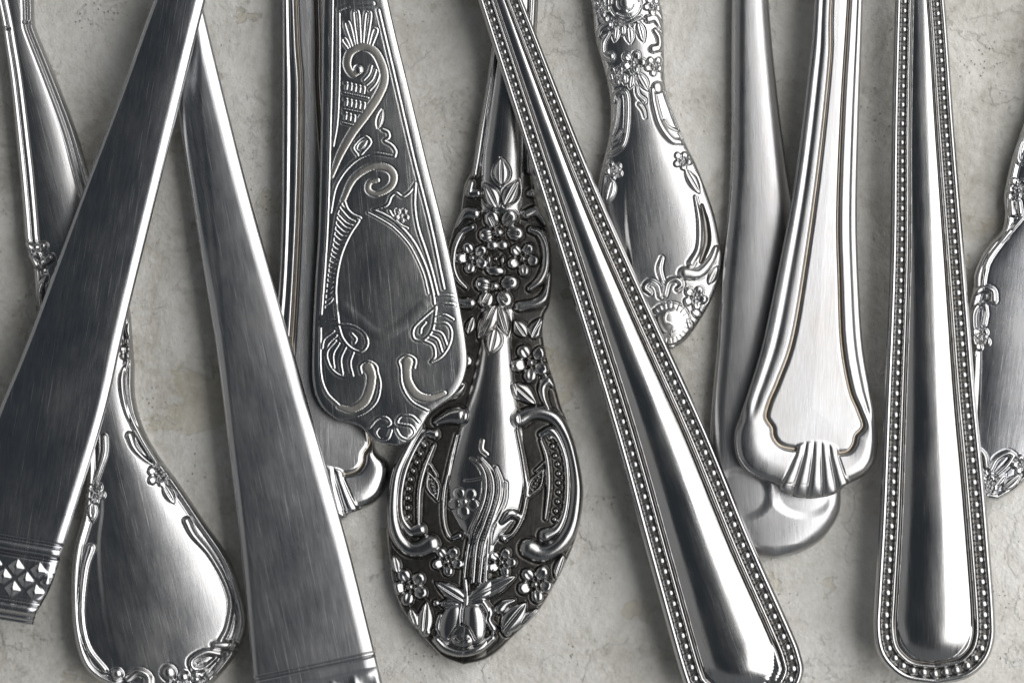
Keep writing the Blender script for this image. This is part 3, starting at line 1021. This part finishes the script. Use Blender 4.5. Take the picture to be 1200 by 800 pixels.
# ---- the dark rose patterned handle in the middle
def rose_handle():
    right = [(640, -220), (631, 0), (627, 60), (624, 120), (625, 197), (628, 225), (634, 248), (642, 264), (646, 288), (647, 325), (644, 356), (638, 370), (636, 390), (640, 414), (644, 430), (650, 448), (657, 474), (664, 492), (674, 520), (681, 551), (684, 576), (681, 608), (672, 640), (660, 667), (650, 686), (632, 716), (612, 737), (600, 748), (584, 764), (566, 775), (544, 780)]
    left = [(590, -220), (580, 0), (575, 50), (570, 95), (561, 145), (552, 197), (544, 216), (541, 236), (539, 248), (532, 264), (526, 284), (520, 310), (517, 345), (515, 380), (508, 410), (500, 440), (487, 478), (474, 518), (461, 544), (454, 574), (452, 608), (453, 634), (456, 660), (459, 682), (465, 703), (475, 722), (490, 741), (504, 757), (520, 772), (542, 780)]
    h = Handle('rose_cutlery_handle', 'dark ornate silver handle covered in raised flowers, with a rosebud at its tip', None,
               (603, 0), -0.07, left, right, [(-250, 30), (0, 24), (200, 20), (500, 20), (800, 20)], 13, 0.8, 'antique', roll=0.0)
    # oxidised ground: a shallow bowl between the raised edge and the spine
    h.H += 2.5 * (1 - h.T ** 2)
    # smooth spine running down the middle
    uc = np.interp(h.v, [-220, 0, 190, 400, 470, 560, 610, 660], [0, 0, 0, 6, 7, 7, 6, 6])
    sw = np.interp(h.v, [-300, 0, 100, 180, 250, 330, 400, 440, 500, 560, 600, 640], [22, 22, 21, 26, 24, 20, 18, 24, 36, 46, 40, 14])
    q = np.abs(h.U - uc[:, None]) / sw[:, None]
    sh = np.interp(h.v, [-300, 160, 200, 245, 262, 350, 375, 460, 560, 600, 650], [10, 10, 9, 7, 0, 0, 8, 12, 12, 10, 3])[:, None]
    spine = sh * np.maximum(1 - q ** 2.4, 0) ** 0.8
    h.H += spine
    x = np.clip(1 - h.E / 5, 0, 1)
    h.H -= 3.0 * x ** 1.4
    h.fillet(3, 3)
    gr = h.part('dark_ground', 0, 'oxide')
    vtop = h.V > 196
    h.pid[(q >= 0.99) & vtop & (h.E > 1.5)] = gr
    h.pid[(q < 0.99) & ((h.V > 655) | ((h.V > 250) & (h.V < 362))) & (h.E > 1.5)] = gr
    F, B = h.flower, h.blob
    def S(pts, r, *a, **k):
        r = [x * 1.14 for x in r] if isinstance(r, list) else r * 1.14
        return h.stroke(pts, r, *a, **k)
    def Lf(b_, t_, w, hh, **k):
        h.leaf(b_, t_, w * 1.12, hh, **k)
    # neck rails
    S([(586, -100), (583, 20), (578, 60), (572, 100), (565, 145), (559, 185), (556, 203)], [4, 4, 4, 4, 4, 4, 3.5], 6, 'rail', end=4.5)
    S([(627, -60), (624, 20), (620, 110), (620, 180), (621, 200)], 4, 6, 'rail', end=4.5)
    # top trio of leaves
    Lf((588, 217), (587, 185), 9.5, 6.5)
    Lf((583, 244), (567, 214), 9.5, 6.5)
    Lf((591, 241), (608, 211), 9.0, 6.5)
    # upper scrolls
    S([(546, 226), (552, 214), (550, 226), (559, 226)], [2.5, 4, 4.5, 5.5], 6.5, 'scroll')
    S([(622, 226), (630, 226), (629, 216)], [5, 4, 3], 6, 'scroll')
    S([(534, 266), (541, 254), (549, 249), (556, 250)], [2, 4.5, 6.5, 7], 7.5, 'scroll')
    S([(617, 251), (627, 247), (634, 252), (639, 262)], [6, 6, 5, 2.5], 7.5, 'scroll')
    S([(553, 266), (541, 273), (533, 290), (531, 310), (536, 326), (546, 337)], [4.2, 4, 3.6, 3.6, 3.4, 2.6], 7, 'scroll')
    S([(622, 269), (633, 274), (640, 290), (640, 312), (633, 328), (621, 338)], [4.5, 5.5, 6, 6, 5.5, 4], 8, 'scroll')
    S([(645, 322), (641, 344), (629, 355), (609, 359)], [3.5, 6, 6.2, 6.2], 8, 'scroll')
    S([(519, 330), (527, 346), (538, 354), (551, 355)], [3.5, 6, 6.2, 7], 8, 'scroll')
    # flower cluster
    for c, pts in (((584, 272), [(576, 257, 11, 9.5), (597, 256, 11.5, 9.5), (569, 275, 9.5, 9), (604, 273, 11, 9.5)]), ((579, 335), [(565, 333, 10.5, 9.5), (597, 331, 11, 9.5), (569, 351, 11, 9.5), (591, 350, 11, 9.5)])):
        fid = h.part('flower')
        for (x, y, rx, ry) in pts:
            a = math.atan2(y - c[1], x - c[0])
            pid = h.part('petal', fid)
            B((x, y), rx * 0.95, 6.8, ry=ry * 0.97, pid=pid, rot=a, pw=0.36)
            h.carve([(x - 9 * math.cos(a), y - 9 * math.sin(a)), (x + 2 * math.cos(a), y + 2 * math.sin(a))], 3.0, 3.0)
        B((c[0], c[1]), 7.2, 7.5, pid=fid, ry=5.8)
    F((553, 302), 20.5, 0.5, 8, split=True)
    F((613, 303), 20.5, 0.1, 8, split=True)
    fid = h.part('flower')
    for (x, y, rx, ry) in ((577, 287, 7.5, 6.5), (589, 287, 7.5, 6.5), (573, 304, 3, 6), (589, 305, 3, 6), (580, 317, 11.5, 6.5)):
        B((x, y), rx, 6.4, ry=ry, pid=h.part('petal', fid), pw=0.45)
    B((581, 303), 3.0, 4.0, pid=fid)
    # leaves below the cluster
    Lf((581, 357), (560, 398), 9.5, 6.5, rib=0.5)
    Lf((584, 357), (595, 393), 7.5, 6.0, rib=0.5)
    Lf((581, 385), (574, 415), 9.5, 6.0)
    # leaves and flowers on the flanks
    Lf((617, 395), (603, 375), 8, 6.5)
    Lf((623, 397), (637, 371), 9, 6.5)
    Lf((548, 392), (555, 370), 6, 6.0)
    Lf((541, 394), (527, 378), 7, 6.0)
    F((622, 425), 24, 0.35, 8.5, split=True)
    F((529, 420), 24, 0.05, 8.5, split=True)
    Lf((601, 449), (629, 474), 9, 6.5)
    Lf((545, 449), (514, 470), 9, 6.5)
    S([(651, 452), (643, 446), (636, 453), (637, 466), (643, 480)], [3.5, 6.5, 5.5, 4, 2.5], 7.5, 'scroll')
    # lower frame, right
    S([(610, 491), (621, 485), (636, 484), (652, 492), (666, 516), (674, 548), (676, 578), (671, 612), (660, 634), (646, 646), (632, 649), (620, 643)],
      [9, 8, 7.5, 7, 7, 7, 7.5, 8, 8.5, 9, 10, 11], 9.5, 'frame_scroll', moat=1.4)
    S([(635, 509), (646, 505), (656, 518), (663, 540), (665, 570), (662, 600), (653, 620), (639, 628)], [4.5, 5, 3.8, 3.4, 3.4, 3.8, 5.2, 8], 7.5, 'inner_scroll')
    S([(634, 516), (641, 538), (643, 570), (639, 608)], [2.2, 3.2, 3.2, 2], 6, 'inner_scroll')
    # lower frame, left
    S([(537, 487), (526, 488), (512, 494)], [10, 8.5, 5], 9.5, 'frame_scroll', moat=1.4)
    S([(490, 500), (474, 530), (464, 553), (460, 580), (460, 608), (466, 630), (478, 643), (492, 644), (504, 638)], [6, 6.5, 6.5, 6.5, 7, 7.5, 8, 9, 10.5], 9.5, 'frame_scroll', moat=1.4)
    S([(509, 509), (498, 508), (485, 527), (474, 554), (469, 584), (471, 608), (481, 622), (492, 621)], [6, 4.5, 3.6, 3.4, 3.4, 3.8, 5.5, 7], 7.5, 'inner_scroll')
    S([(508, 522), (497, 549), (491, 576), (490, 616)], [2.2, 3.2, 3.2, 2.4], 6, 'inner_scroll')
    bid = h.part('beading')
    for x, y in ((645, 513), (648, 523), (651, 534), (654, 544), (655, 555), (655, 566), (655, 577), (654, 588), (652, 599), (650, 609),
                 (497, 522), (492, 532), (488, 542), (484, 552), (481, 562), (479, 573), (478, 584), (478, 595), (478, 606)):
        B((x, y), 3.5, 5.0, pid=bid)
    # eye shaped leaves
    for a, b, o in (((637, 551), (618, 583), 4), ((502, 554), (512, 586), -4)):
        a, b = np.array(a, float), np.array(b, float)
        d = (b - a) / np.hypot(*(b - a))
        n = np.array([-d[1], d[0]])
        m = (a + b) / 2
        pid = S([a, m + n * 6.5, b], 1.4, 3.4, 'eye_leaf')
        S([a, m - n * 6.5, b], 1.4, 3.4, pid=pid)
        for k in range(-2, 3):
            B(m + d * k * 4.2, 1.6, 2.6, pid=pid)
        S([a - d * 9 + n * o, a + n * o * 2 + d * 6], 1.4, 3.2, pid=pid)
    # thin lines bounding the spine
    S([(535, 510), (527, 543), (520, 580), (520, 612), (527, 630), (538, 628)], [1.5, 2, 2.2, 2.2, 2.4, 3.6], 5, 'spine_line', end=4.5)
    S([(606, 503), (614, 543), (617, 572), (612, 603), (601, 624), (590, 631)], [1.5, 2, 2.2, 2, 2, 3], 5, 'spine_line', end=4.8)
    S([(609, 606), (598, 602), (588, 612)], [4, 5, 2.5], 5, 'curl')
    # spray engraved on the spine
    S([(566, 516), (565, 526), (571, 532)], 1.2, 0.8, 'tendril')
    S([(545, 563), (555, 562), (565, 560)], 1.4, 0.8, 'tendril')
    F((543, 588), 18, 0.3, 2.0, split=False)
    S([(552, 537), (563, 545), (569, 560), (568, 582), (560, 605), (552, 624), (546, 656), (543, 685)], [1.2, 2.2, 2.4, 2.6, 2.6, 2.6, 2.6, 2.6], 4.5, 'stem')
    S([(563, 537), (574, 552), (578, 570), (575, 590), (566, 616), (558, 640), (554, 682)], [1.4, 2.6, 2.8, 2.8, 2.8, 2.8, 2.8], 4.8, 'stem')
    S([(581, 548), (586, 565), (585, 584), (575, 614), (567, 640), (562, 682)], [1.4, 2.6, 2.8, 2.8, 2.6, 2.4], 4.5, 'stem')
    S([(592, 566), (590, 586), (581, 606), (573, 626), (569, 680)], [1.4, 2.2, 2.2, 2.2, 2.2], 4.0, 'stem')
    # lower flowers
    F((524, 658), 19, 0.2, 7.5, split=True)
    F((588, 659), 18, 0.0, 7.5, split=True)
    F((480, 688), 23, 0.4, 8, split=True)
    F((627, 685), 23, 0.15, 8.5, split=True)
    # rosebud
    Lf((548, 706), (509, 682), 9, 7.5)
    Lf((548, 703), (605, 675), 10, 7.5)
    S([(545, 680), (546, 700), (545, 712)], 3.5, 7, 'stem')
    fid = h.part('rosebud')
    B((541, 734), 26, 10.5, pid=fid, ry=28, pw=0.5)
    B((529, 731), 15, 10.8, pid=h.part('petal', fid), ry=25, rot=0.2, moat=0, pw=0.42)
    B((555, 731), 16, 11.4, pid=h.part('petal', fid), ry=26, rot=-0.2, moat=0, pw=0.42)
    B((541, 749), 15, 12.2, pid=h.part('petal', fid), ry=12, moat=0, pw=0.42)
    h.carve([(543, 708), (541, 720), (541, 731)], 1.7, 2.6)
    h.carve([(541, 731), (533, 737), (526, 748)], 1.7, 2.6)
    h.carve([(541, 731), (550, 736), (557, 749)], 1.7, 2.6)
    h.carve([(533, 748), (540, 752), (549, 748)], 1.5, 2.2)
    S([(523, 708), (537, 706), (552, 707), (566, 705)], [4, 2.6, 2.6, 4.4], 7, 'sepal')
    S([(566, 705), (574, 717), (573, 727), (578, 737)], [4, 4.6, 3.4, 5], 7.5, 'sepal')
    S([(516, 722), (513, 735), (517, 746)], [3.5, 4, 3.5], 6.5, 'sepal')
    for x, y in ((511, 707), (520, 708), (577, 748)):
        B((x, y), 5, 6.5)
    S([(511, 750), (522, 760), (541, 765), (562, 760), (577, 748)], [5, 5.5, 5.5, 5.5, 5], 8.5, 'cup_rim')
    # buds beside the rose
    Lf((496, 748), (500, 704), 9.5, 8)
    Lf((488, 738), (480, 712), 6.5, 7)
    B((500, 741), 6, 8)
    Lf((588, 742), (617, 706), 12, 9)
    S([(586, 714), (592, 708), (602, 704)], [6.5, 5, 2.5], 7, 'bud')
    Lf((610, 733), (632, 713), 6, 7)
    B((594, 741), 6, 7)
    Lf((651, 678), (661, 650), 6, 6.5)
    Lf((466, 672), (461, 650), 5.5, 6.5)
    h.soften(1)
    h.build()

# ---- floral handle at the top, beside the plain one
def floral_handle():
    ax = ((734, 0), 0.13)
    rlow = [(804, 166), (819, 197), (837, 247), (845, 285), (847, 307), (839, 341), (825, 369), (806, 397), (790, 409)]
    right = [(752, -220), (764, -60), (774, 0), (778, 20), (779, 60), (780, 96), (786, 120)] + rlow
    left = [(640, -220), (676, -60), (693, 0), (697, 36), (701, 56), (707, 76), (713, 100), (716, 125), (714, 160)] + mirror_of(ax, rlow)[1:]
    h = Handle('floral_cutlery_handle', 'silver handle with flowers and loops along its edges, left of the plain rounded one', None,
               ax[0], ax[1], left, right, [(-250, 26), (0, 24), (200, 22), (450, 20)], 15, 0.8, 'worn', roll=-0.03)
    h.H += np.interp(h.V, [-200, 60, 180, 330, 420], [9, 9, 11, 8, 6]) * (1 - np.abs(h.T) ** 2.4)
    x = np.clip(1 - h.E / 6, 0, 1)
    h.H -= 3 * x ** 1.5
    h.fillet(3, 3)
    # a bright faceted step down the left flank
    x = np.clip((-0.42 - h.T) / 0.1, 0, 1)
    h.H -= 1.6 * sstep(0, 1, x) * sstep(180, 240, h.V) * sstep(330, 300, h.V)
    S, F, Lf, B = h.stroke, h.flower, h.leaf, h.blob
    # top rose between two small flowers
    fid = h.part('rose')
    for r, hh in ((18, 2.6), (12.5, 4.2), (7, 5.8)):
        B((733, 3), r, hh, pid=fid, ry=r * 1.05, pw=0.25)
    for a0, r in ((0.3, 10), (2.3, 10), (4.2, 10), (1.2, 15.5), (3.1, 15.5), (5.2, 15.5)):
        h.carve([(733 + r * math.cos(a0 + t), 3 + r * math.sin(a0 + t)) for t in (0, 0.5, 1.0)], 1.3, 1.4)
    F((703, 9), 12, 0.2, 4.5)
    F((766, 6), 12, 0.5, 4.5)
    F((699, -22), 12, 0.5, 4.5)
    F((758, -24), 12, 0.5, 4.5)
    B((708, 22), 5, 3.5, 'leaf', ry=4)
    S([(720, 23), (734, 28), (751, 21)], 2.2, 3.2, 'scallop')
    Lf((723, 30), (721, 49), 4.5, 3)
    Lf((737, 31), (739, 51), 5.5, 3, rib=0.5)
    Lf((730, 30), (731, 42), 4, 2.6)
    Lf((748, 26), (754, 49), 5, 3)
    S([(701, 44), (705, 34), (713, 29)], [2.5, 4, 5], 4.5, 'scroll')
    S([(713, 39), (706, 50), (706, 63), (715, 66)], [2.5, 3.8, 4.2, 5.5], 4.5, 'scroll')
    S([(760, 22), (768, 21), (775, 31)], [5.5, 5, 2.8], 4.5, 'scroll')
    S([(768, 35), (774, 44), (774, 54), (766, 57)], [2.8, 4.2, 4.5, 5.5], 4.5, 'scroll')
    F((722, 88), 12.5, 0.4, 4.5)
    F((742, 73), 14.5, 0.2, 4.5)
    F((767, 77), 12, 0.5, 4.5)
    Lf((741, 88), (739, 104), 4, 2.8, rib=0.5)
    Lf((734, 88), (733, 100), 3.5, 2.6)
    Lf((748, 86), (760, 107), 5.5, 3, rib=0.5)
    S([(746, 101), (748, 111), (755, 118)], [1.6, 2, 2.8], 2.6, 'tendril')
    S([(749, 122), (754, 129), (756, 137)], [2, 1.8, 1], 2.4, 'tendril')
    # open loops
    S([(719, 120), (721, 110), (729, 106), (735, 114), (735, 145), (731, 167), (722, 176), (714, 180)], [2, 2.6, 3, 3, 2.8, 2.6, 2.6, 2.2], 3.6, 'loop')
    S([(724, 118), (722, 140), (717, 158)], 1.6, 2.4, 'loop_line')
    S([(717, 166), (722, 163), (728, 154)], 1.6, 2.4, 'loop_line')
    B((771, 102), 7.5, 4.5, 'scroll')
    S([(765, 105), (767, 122), (774, 146), (787, 163), (798, 166)], [3.6, 4, 4.4, 4.6, 4], 4.2, 'loop')
    S([(781, 106), (788, 124), (796, 146), (802, 160)], [2.4, 2.6, 2.8, 2.4], 3.2, 'loop')
    S([(779, 141), (786, 149), (796, 153)], 1.8, 2.6, 'loop_line')
    F((800, 188), 12, 0.3, 4.5)
    Lf((804, 198), (821, 227), 6.5, 3.8, rib=0.5)
    F((719, 200), 12, 0.6, 4.5)
    Lf((718, 211), (711, 238), 6, 3.6, rib=0.5)
    # long slot and scroll on the right
    S([(815, 230), (820, 260), (819, 290), (810, 308)], [2, 3.2, 3.4, 4.5], 4.2, 'slot_edge')
    h.groove([(823, 240), (828, 262), (829, 284), (822, 306)], [2, 4, 4.5, 3], 3.4, 'slot', mat='grey_oxide')
    S([(803, 320), (819, 320), (833, 306), (840, 290)], [8, 6.5, 5, 3], 5.5, 'scroll')
    Lf((831, 333), (842, 311), 5, 4)
    F((815, 349), 15.5, 0.3, 5.5)
    Lf((811, 364), (826, 372), 5, 3.8)
    Lf((806, 372), (814, 392), 5, 3.8)
    # lower rose with frilled rim
    fid = h.part('rose')
    B((785, 379), 25, 3.5, pid=fid, pw=0.3)
    B((783, 377), 16, 6.5, pid=fid, pw=0.4)
    S([(790, 362), (781, 366), (780, 376), (788, 381), (786, 391)], 1.8, 7.6, pid=fid)
    for k in range(22):
        a = 2 * math.pi * k / 22
        h.carve([(785 + 18 * math.cos(a), 379 + 18 * math.sin(a)), (785 + 25 * math.cos(a), 379 + 25 * math.sin(a))], 1.3, 0.8)
    S([(776, 302), (773, 316), (779, 335)], [1.6, 2.8, 1.8], 3, 'tendril')
    S([(779, 345), (783, 331), (793, 327), (799, 333), (794, 339)], [3, 3.2, 3.2, 3, 2.6], 4, 'curl')
    S([(774, 347), (771, 335), (762, 330), (756, 337), (762, 343)], [3, 3.2, 3.2, 3, 2.6], 4, 'curl')
    h.soften()
    h.build()

# ---- the two rococo edged handles
def rococo_left():
    right = [(30, -220), (33, -60), (37, 0), (38, 24), (41, 36), (61, 85), (86, 150), (106, 218), (124, 272), (136, 300), (146, 340), (151, 372), (153, 400), (155, 430), (156, 465), (165, 500), (182, 532), (206, 565), (236, 610), (266, 655), (282, 700), (287, 732), (278, 762), (262, 786), (245, 804), (222, 816), (204, 818)]
    left = [(-42, -220), (-18, -60), (-6, 0), (0, 30), (3, 50), (10, 100), (20, 200), (25, 255), (27, 280), (30, 296), (36, 312), (38, 330), (40, 350), (46, 375), (62, 410), (80, 450), (96, 500), (100, 550), (96, 600), (86, 640), (82, 680), (84, 735), (94, 775), (112, 796), (140, 808), (170, 815), (202, 818)]
    h = Handle('rococo_cutlery_handle', 'silver handle with a spade shaped end, running under the wide dark flat one', 'silver handles with scrolled floral edges',
               (7, 0), 0.245, left, right, [(-250, 22), (0, 20), (450, 14), (850, 18)], 12, 1.0, 'worn', roll=-0.115)
    e = h.E
    up = sstep(345, 310, h.V)
    prof2 = table([(0, -4), (1.5, 0.5), (4.6, 3.2), (8, 0.2), (9.2, -1.4), (10.2, -0.6), (12.6, 1.8), (15, -0.2), (16.2, -1.0), (18, 0), (80, 0)], 0.5)
    prof1 = table([(0, -4), (1.5, 0.8), (5, 4.0), (9, 0.4), (10.6, -1.2), (13, 0), (80, 0)], 0.5)
    k = np.interp(h.V, [-200, 30, 200, 300], [0.75, 0.8, 1, 1])
    h.H += prof2(e / k) * up + prof1(e) * (1 - up)
    A = np.interp(h.V, [-200, 0, 150, 290, 400, 450, 560, 700, 780, 840], [4, 5, 8, 10, 9, 8, 10, 14, 10, 5])
    h.H += A * (1 - np.abs(h.T) ** 2.3)
    # low step on the left flank of the spade
    x = np.clip((-0.55 - h.T) / 0.1, 0, 1)
    h.H -= 1.5 * sstep(0, 1, x) * sstep(560, 620, h.V) * sstep(800, 760, h.V)
    es = h.part('edge_strand')
    h.pid[(e < 9.2)] = es
    i2 = h.part('inner_strand')
    h.pid[(e >= 9.8 * k) & (e < 15.6 * k) & (h.V < 330)] = i2
    # notch across the strands near the top
    for pts in ([(26, 25), (40, 25)], [(-4, 31), (10, 33)]):
        h.groove(pts, 1.8, 4.0)
    S, F, Lf, B = h.stroke, h.flower, h.leaf, h.blob
    S([(29, 286), (38, 290), (49, 288)], [4, 5, 5.5], 6, 'knot', moat=1.5)
    S([(33, 300), (44, 309), (57, 302)], [4.5, 6.5, 5.5], 7, 'knot', moat=1.8)
    S([(52, 324), (46, 340), (48, 362), (54, 380)], [2.4, 3.2, 3.2, 3], 4, 'tendril')
    S([(136, 268), (128, 266), (118, 262)], [4, 5, 5], 6, 'knot')
    Lf((151, 397), (150, 373), 4, 4)
    for x, y, r in ((149, 400, 5), (142, 409, 4.5), (151, 409, 4.5), (145, 417, 5.5)):
        B((x, y), r, 5, 'berry')
    S([(147, 424), (141, 446), (147, 480), (163, 514), (181, 543)], [2.5, 3.4, 3.2, 3, 2.4], 4, 'tendril')
    S([(150, 510), (156, 525), (168, 538), (180, 546)], [4.6, 3.4, 2.2, 1.6], 4, 'bud')
    F((185, 557), 15, 0.2, 5.5)
    Lf((190, 568), (203, 591), 6.5, 4)
    S([(121, 512), (121, 530), (116, 548), (110, 566)], [4, 3.8, 2.6, 1.8], 4, 'bud')
    F((110, 578), 13.5, 0.5, 5.5)
    Lf((107, 589), (107, 612), 6, 4)
    S([(217, 611), (225, 627), (244, 650), (261, 680), (269, 706), (265, 735), (257, 752)], [5.5, 4.6, 3.4, 3, 3, 3.2, 3.5], 4.5, 'inner_strand')
    S([(105, 642), (98, 668), (94, 720), (102, 758), (122, 785)], [5, 3.6, 3, 3, 3.4], 4.5, 'inner_strand')
    # ornament along the end
    S([(251, 757), (261, 757), (272, 757)], [5, 6, 5], 6.5, 'knot', moat=1.6)
    S([(256, 767), (240, 765), (224, 774), (226, 784), (238, 783), (252, 772)], [4, 4.6, 4.6, 4, 3.2, 2], 6, 'curl')
    S([(270, 767), (262, 779), (252, 790)], [5, 5.5, 5], 6.5, 'scroll')
    B((136, 790), 8, 7.5, 'boss')
    S([(148, 796), (160, 787), (172, 792), (173, 804)], [3.5, 4.5, 4.5, 4], 6, 'curl')
    B((197, 789), 9, 8, 'boss', ry=10)
    B((214, 794), 7.5, 7, 'boss')
    F((205, 808), 12, 0.0, 6)
    B((243, 795), 6, 6, 'boss')
    B((229, 797), 6, 6, 'boss')
    h.soften()
    h.build()

def rococo_right():
    ax = ((1254, 0), -0.14)
    left = [(1248, -120), (1225, 60), (1212, 115), (1200, 150), (1190, 178), (1184, 202), (1179, 228), (1180, 252), (1176, 270), (1164, 283), (1153, 299), (1144, 321), (1143, 337), (1137, 363), (1137, 388), (1140, 412), (1139, 450), (1137, 490), (1136, 530), (1139, 560), (1146, 578), (1158, 586), (1170, 587)]
    right = mirror_of(ax, [(1252, -120), (1225, 60), (1212, 115), (1200, 150), (1190, 178), (1184, 202), (1179, 228), (1180, 252), (1172, 275), (1158, 287), (1145, 303), (1136, 321), (1133, 337), (1127, 363), (1126, 388), (1124, 412), (1123, 450), (1122, 480)]) + [(1236, 520), (1224, 545), (1206, 562), (1190, 576), (1172, 587)]
    h = Handle('rococo_cutlery_handle', 'silver handle cut off by the right edge, tucked under the upright bead edged one', 'silver handles with scrolled floral edges',
               ax[0], ax[1], left, right, [(-250, 22), (0, 22), (400, 22), (640, 20)], 13, 1.0, 'brushed', roll=-0.03)
    e = h.E
    prof = table([(0, -4), (1.5, 0.4), (4.5, 2.6), (8, 0.2), (9.6, -1.0), (12, 0), (80, 0)], 0.5)
    h.H += prof(e)
    A = np.interp(h.V, [-200, 200, 300, 480, 600], [7, 7, 6, 6, 4])
    h.H += A * (1 - np.abs(h.T) ** 3.0)
    es = h.part('edge_strand', 0, 'silver')
    h.pid[e < 9] = es
    S, F, Lf, B = h.stroke, h.flower, h.leaf, h.blob
    S([(1204, 158), (1196, 166), (1193, 180), (1196, 190), (1204, 190)], [3, 3.6, 3.6, 3.2, 3], 4.5, 'loop', mat='silver')
    F((1194, 220), 13, 0.3, 5, mat='silver')
    F((1219, 205), 13, 0.3, 5, mat='silver')
    S([(1187, 236), (1188, 250)], [3.4, 4.2], 4, 'petal', mat='silver')
    S([(1195, 237), (1196, 249)], [3.4, 4.2], 4, 'petal', mat='silver')
    S([(1199, 255), (1178, 280), (1161, 303), (1155, 320), (1153, 336)], [2, 2.6, 3, 3, 2.6], 3.6, 'inner_strand', mat='silver')
    S([(1146, 342), (1155, 338), (1164, 341), (1165, 351)], [3.5, 4.5, 4.5, 5], 5, 'curl', mat='silver')
    S([(1162, 353), (1149, 357), (1142, 368), (1142, 382)], [2.4, 2.8, 3.2, 3], 4, 'scroll', mat='silver')
    S([(1156, 358), (1157, 368), (1155, 380)], 2, 3, 'tendril', mat='silver')
    F((1149, 397), 14, 0.2, 5.5, mat='silver')
    B((1142, 416), 3.5, 4, 'berry', mat='silver')
    S([(1150, 527), (1155, 535), (1157, 547)], [2.5, 3.4, 3], 4.5, 'curl', mat='silver')
    S([(1162, 551), (1169, 538), (1182, 531), (1190, 534)], [3, 3.4, 3.4, 2.6], 4.5, 'scroll', mat='silver')
    S([(1170, 556), (1181, 546), (1188, 536)], [3, 3.4, 3], 4.5, 'scroll', mat='silver')
    F((1157, 569), 14.5, 0.2, 5.5, mat='silver')
    F((1199, 545), 13, 0.6, 5.5, mat='silver')
    Lf((1176, 574), (1198, 556), 6, 4.5, mat='silver')
    Lf((1168, 570), (1180, 556), 5, 4.5, mat='silver')
    h.soften()
    h.build()

rococo_left()
rococo_right()
shell_left()
plain_round()
rose_handle()
floral_handle()
knife_narrow()
knife_wide()
engraved()
beaded_slanted()
shell_right()
beaded_upright()
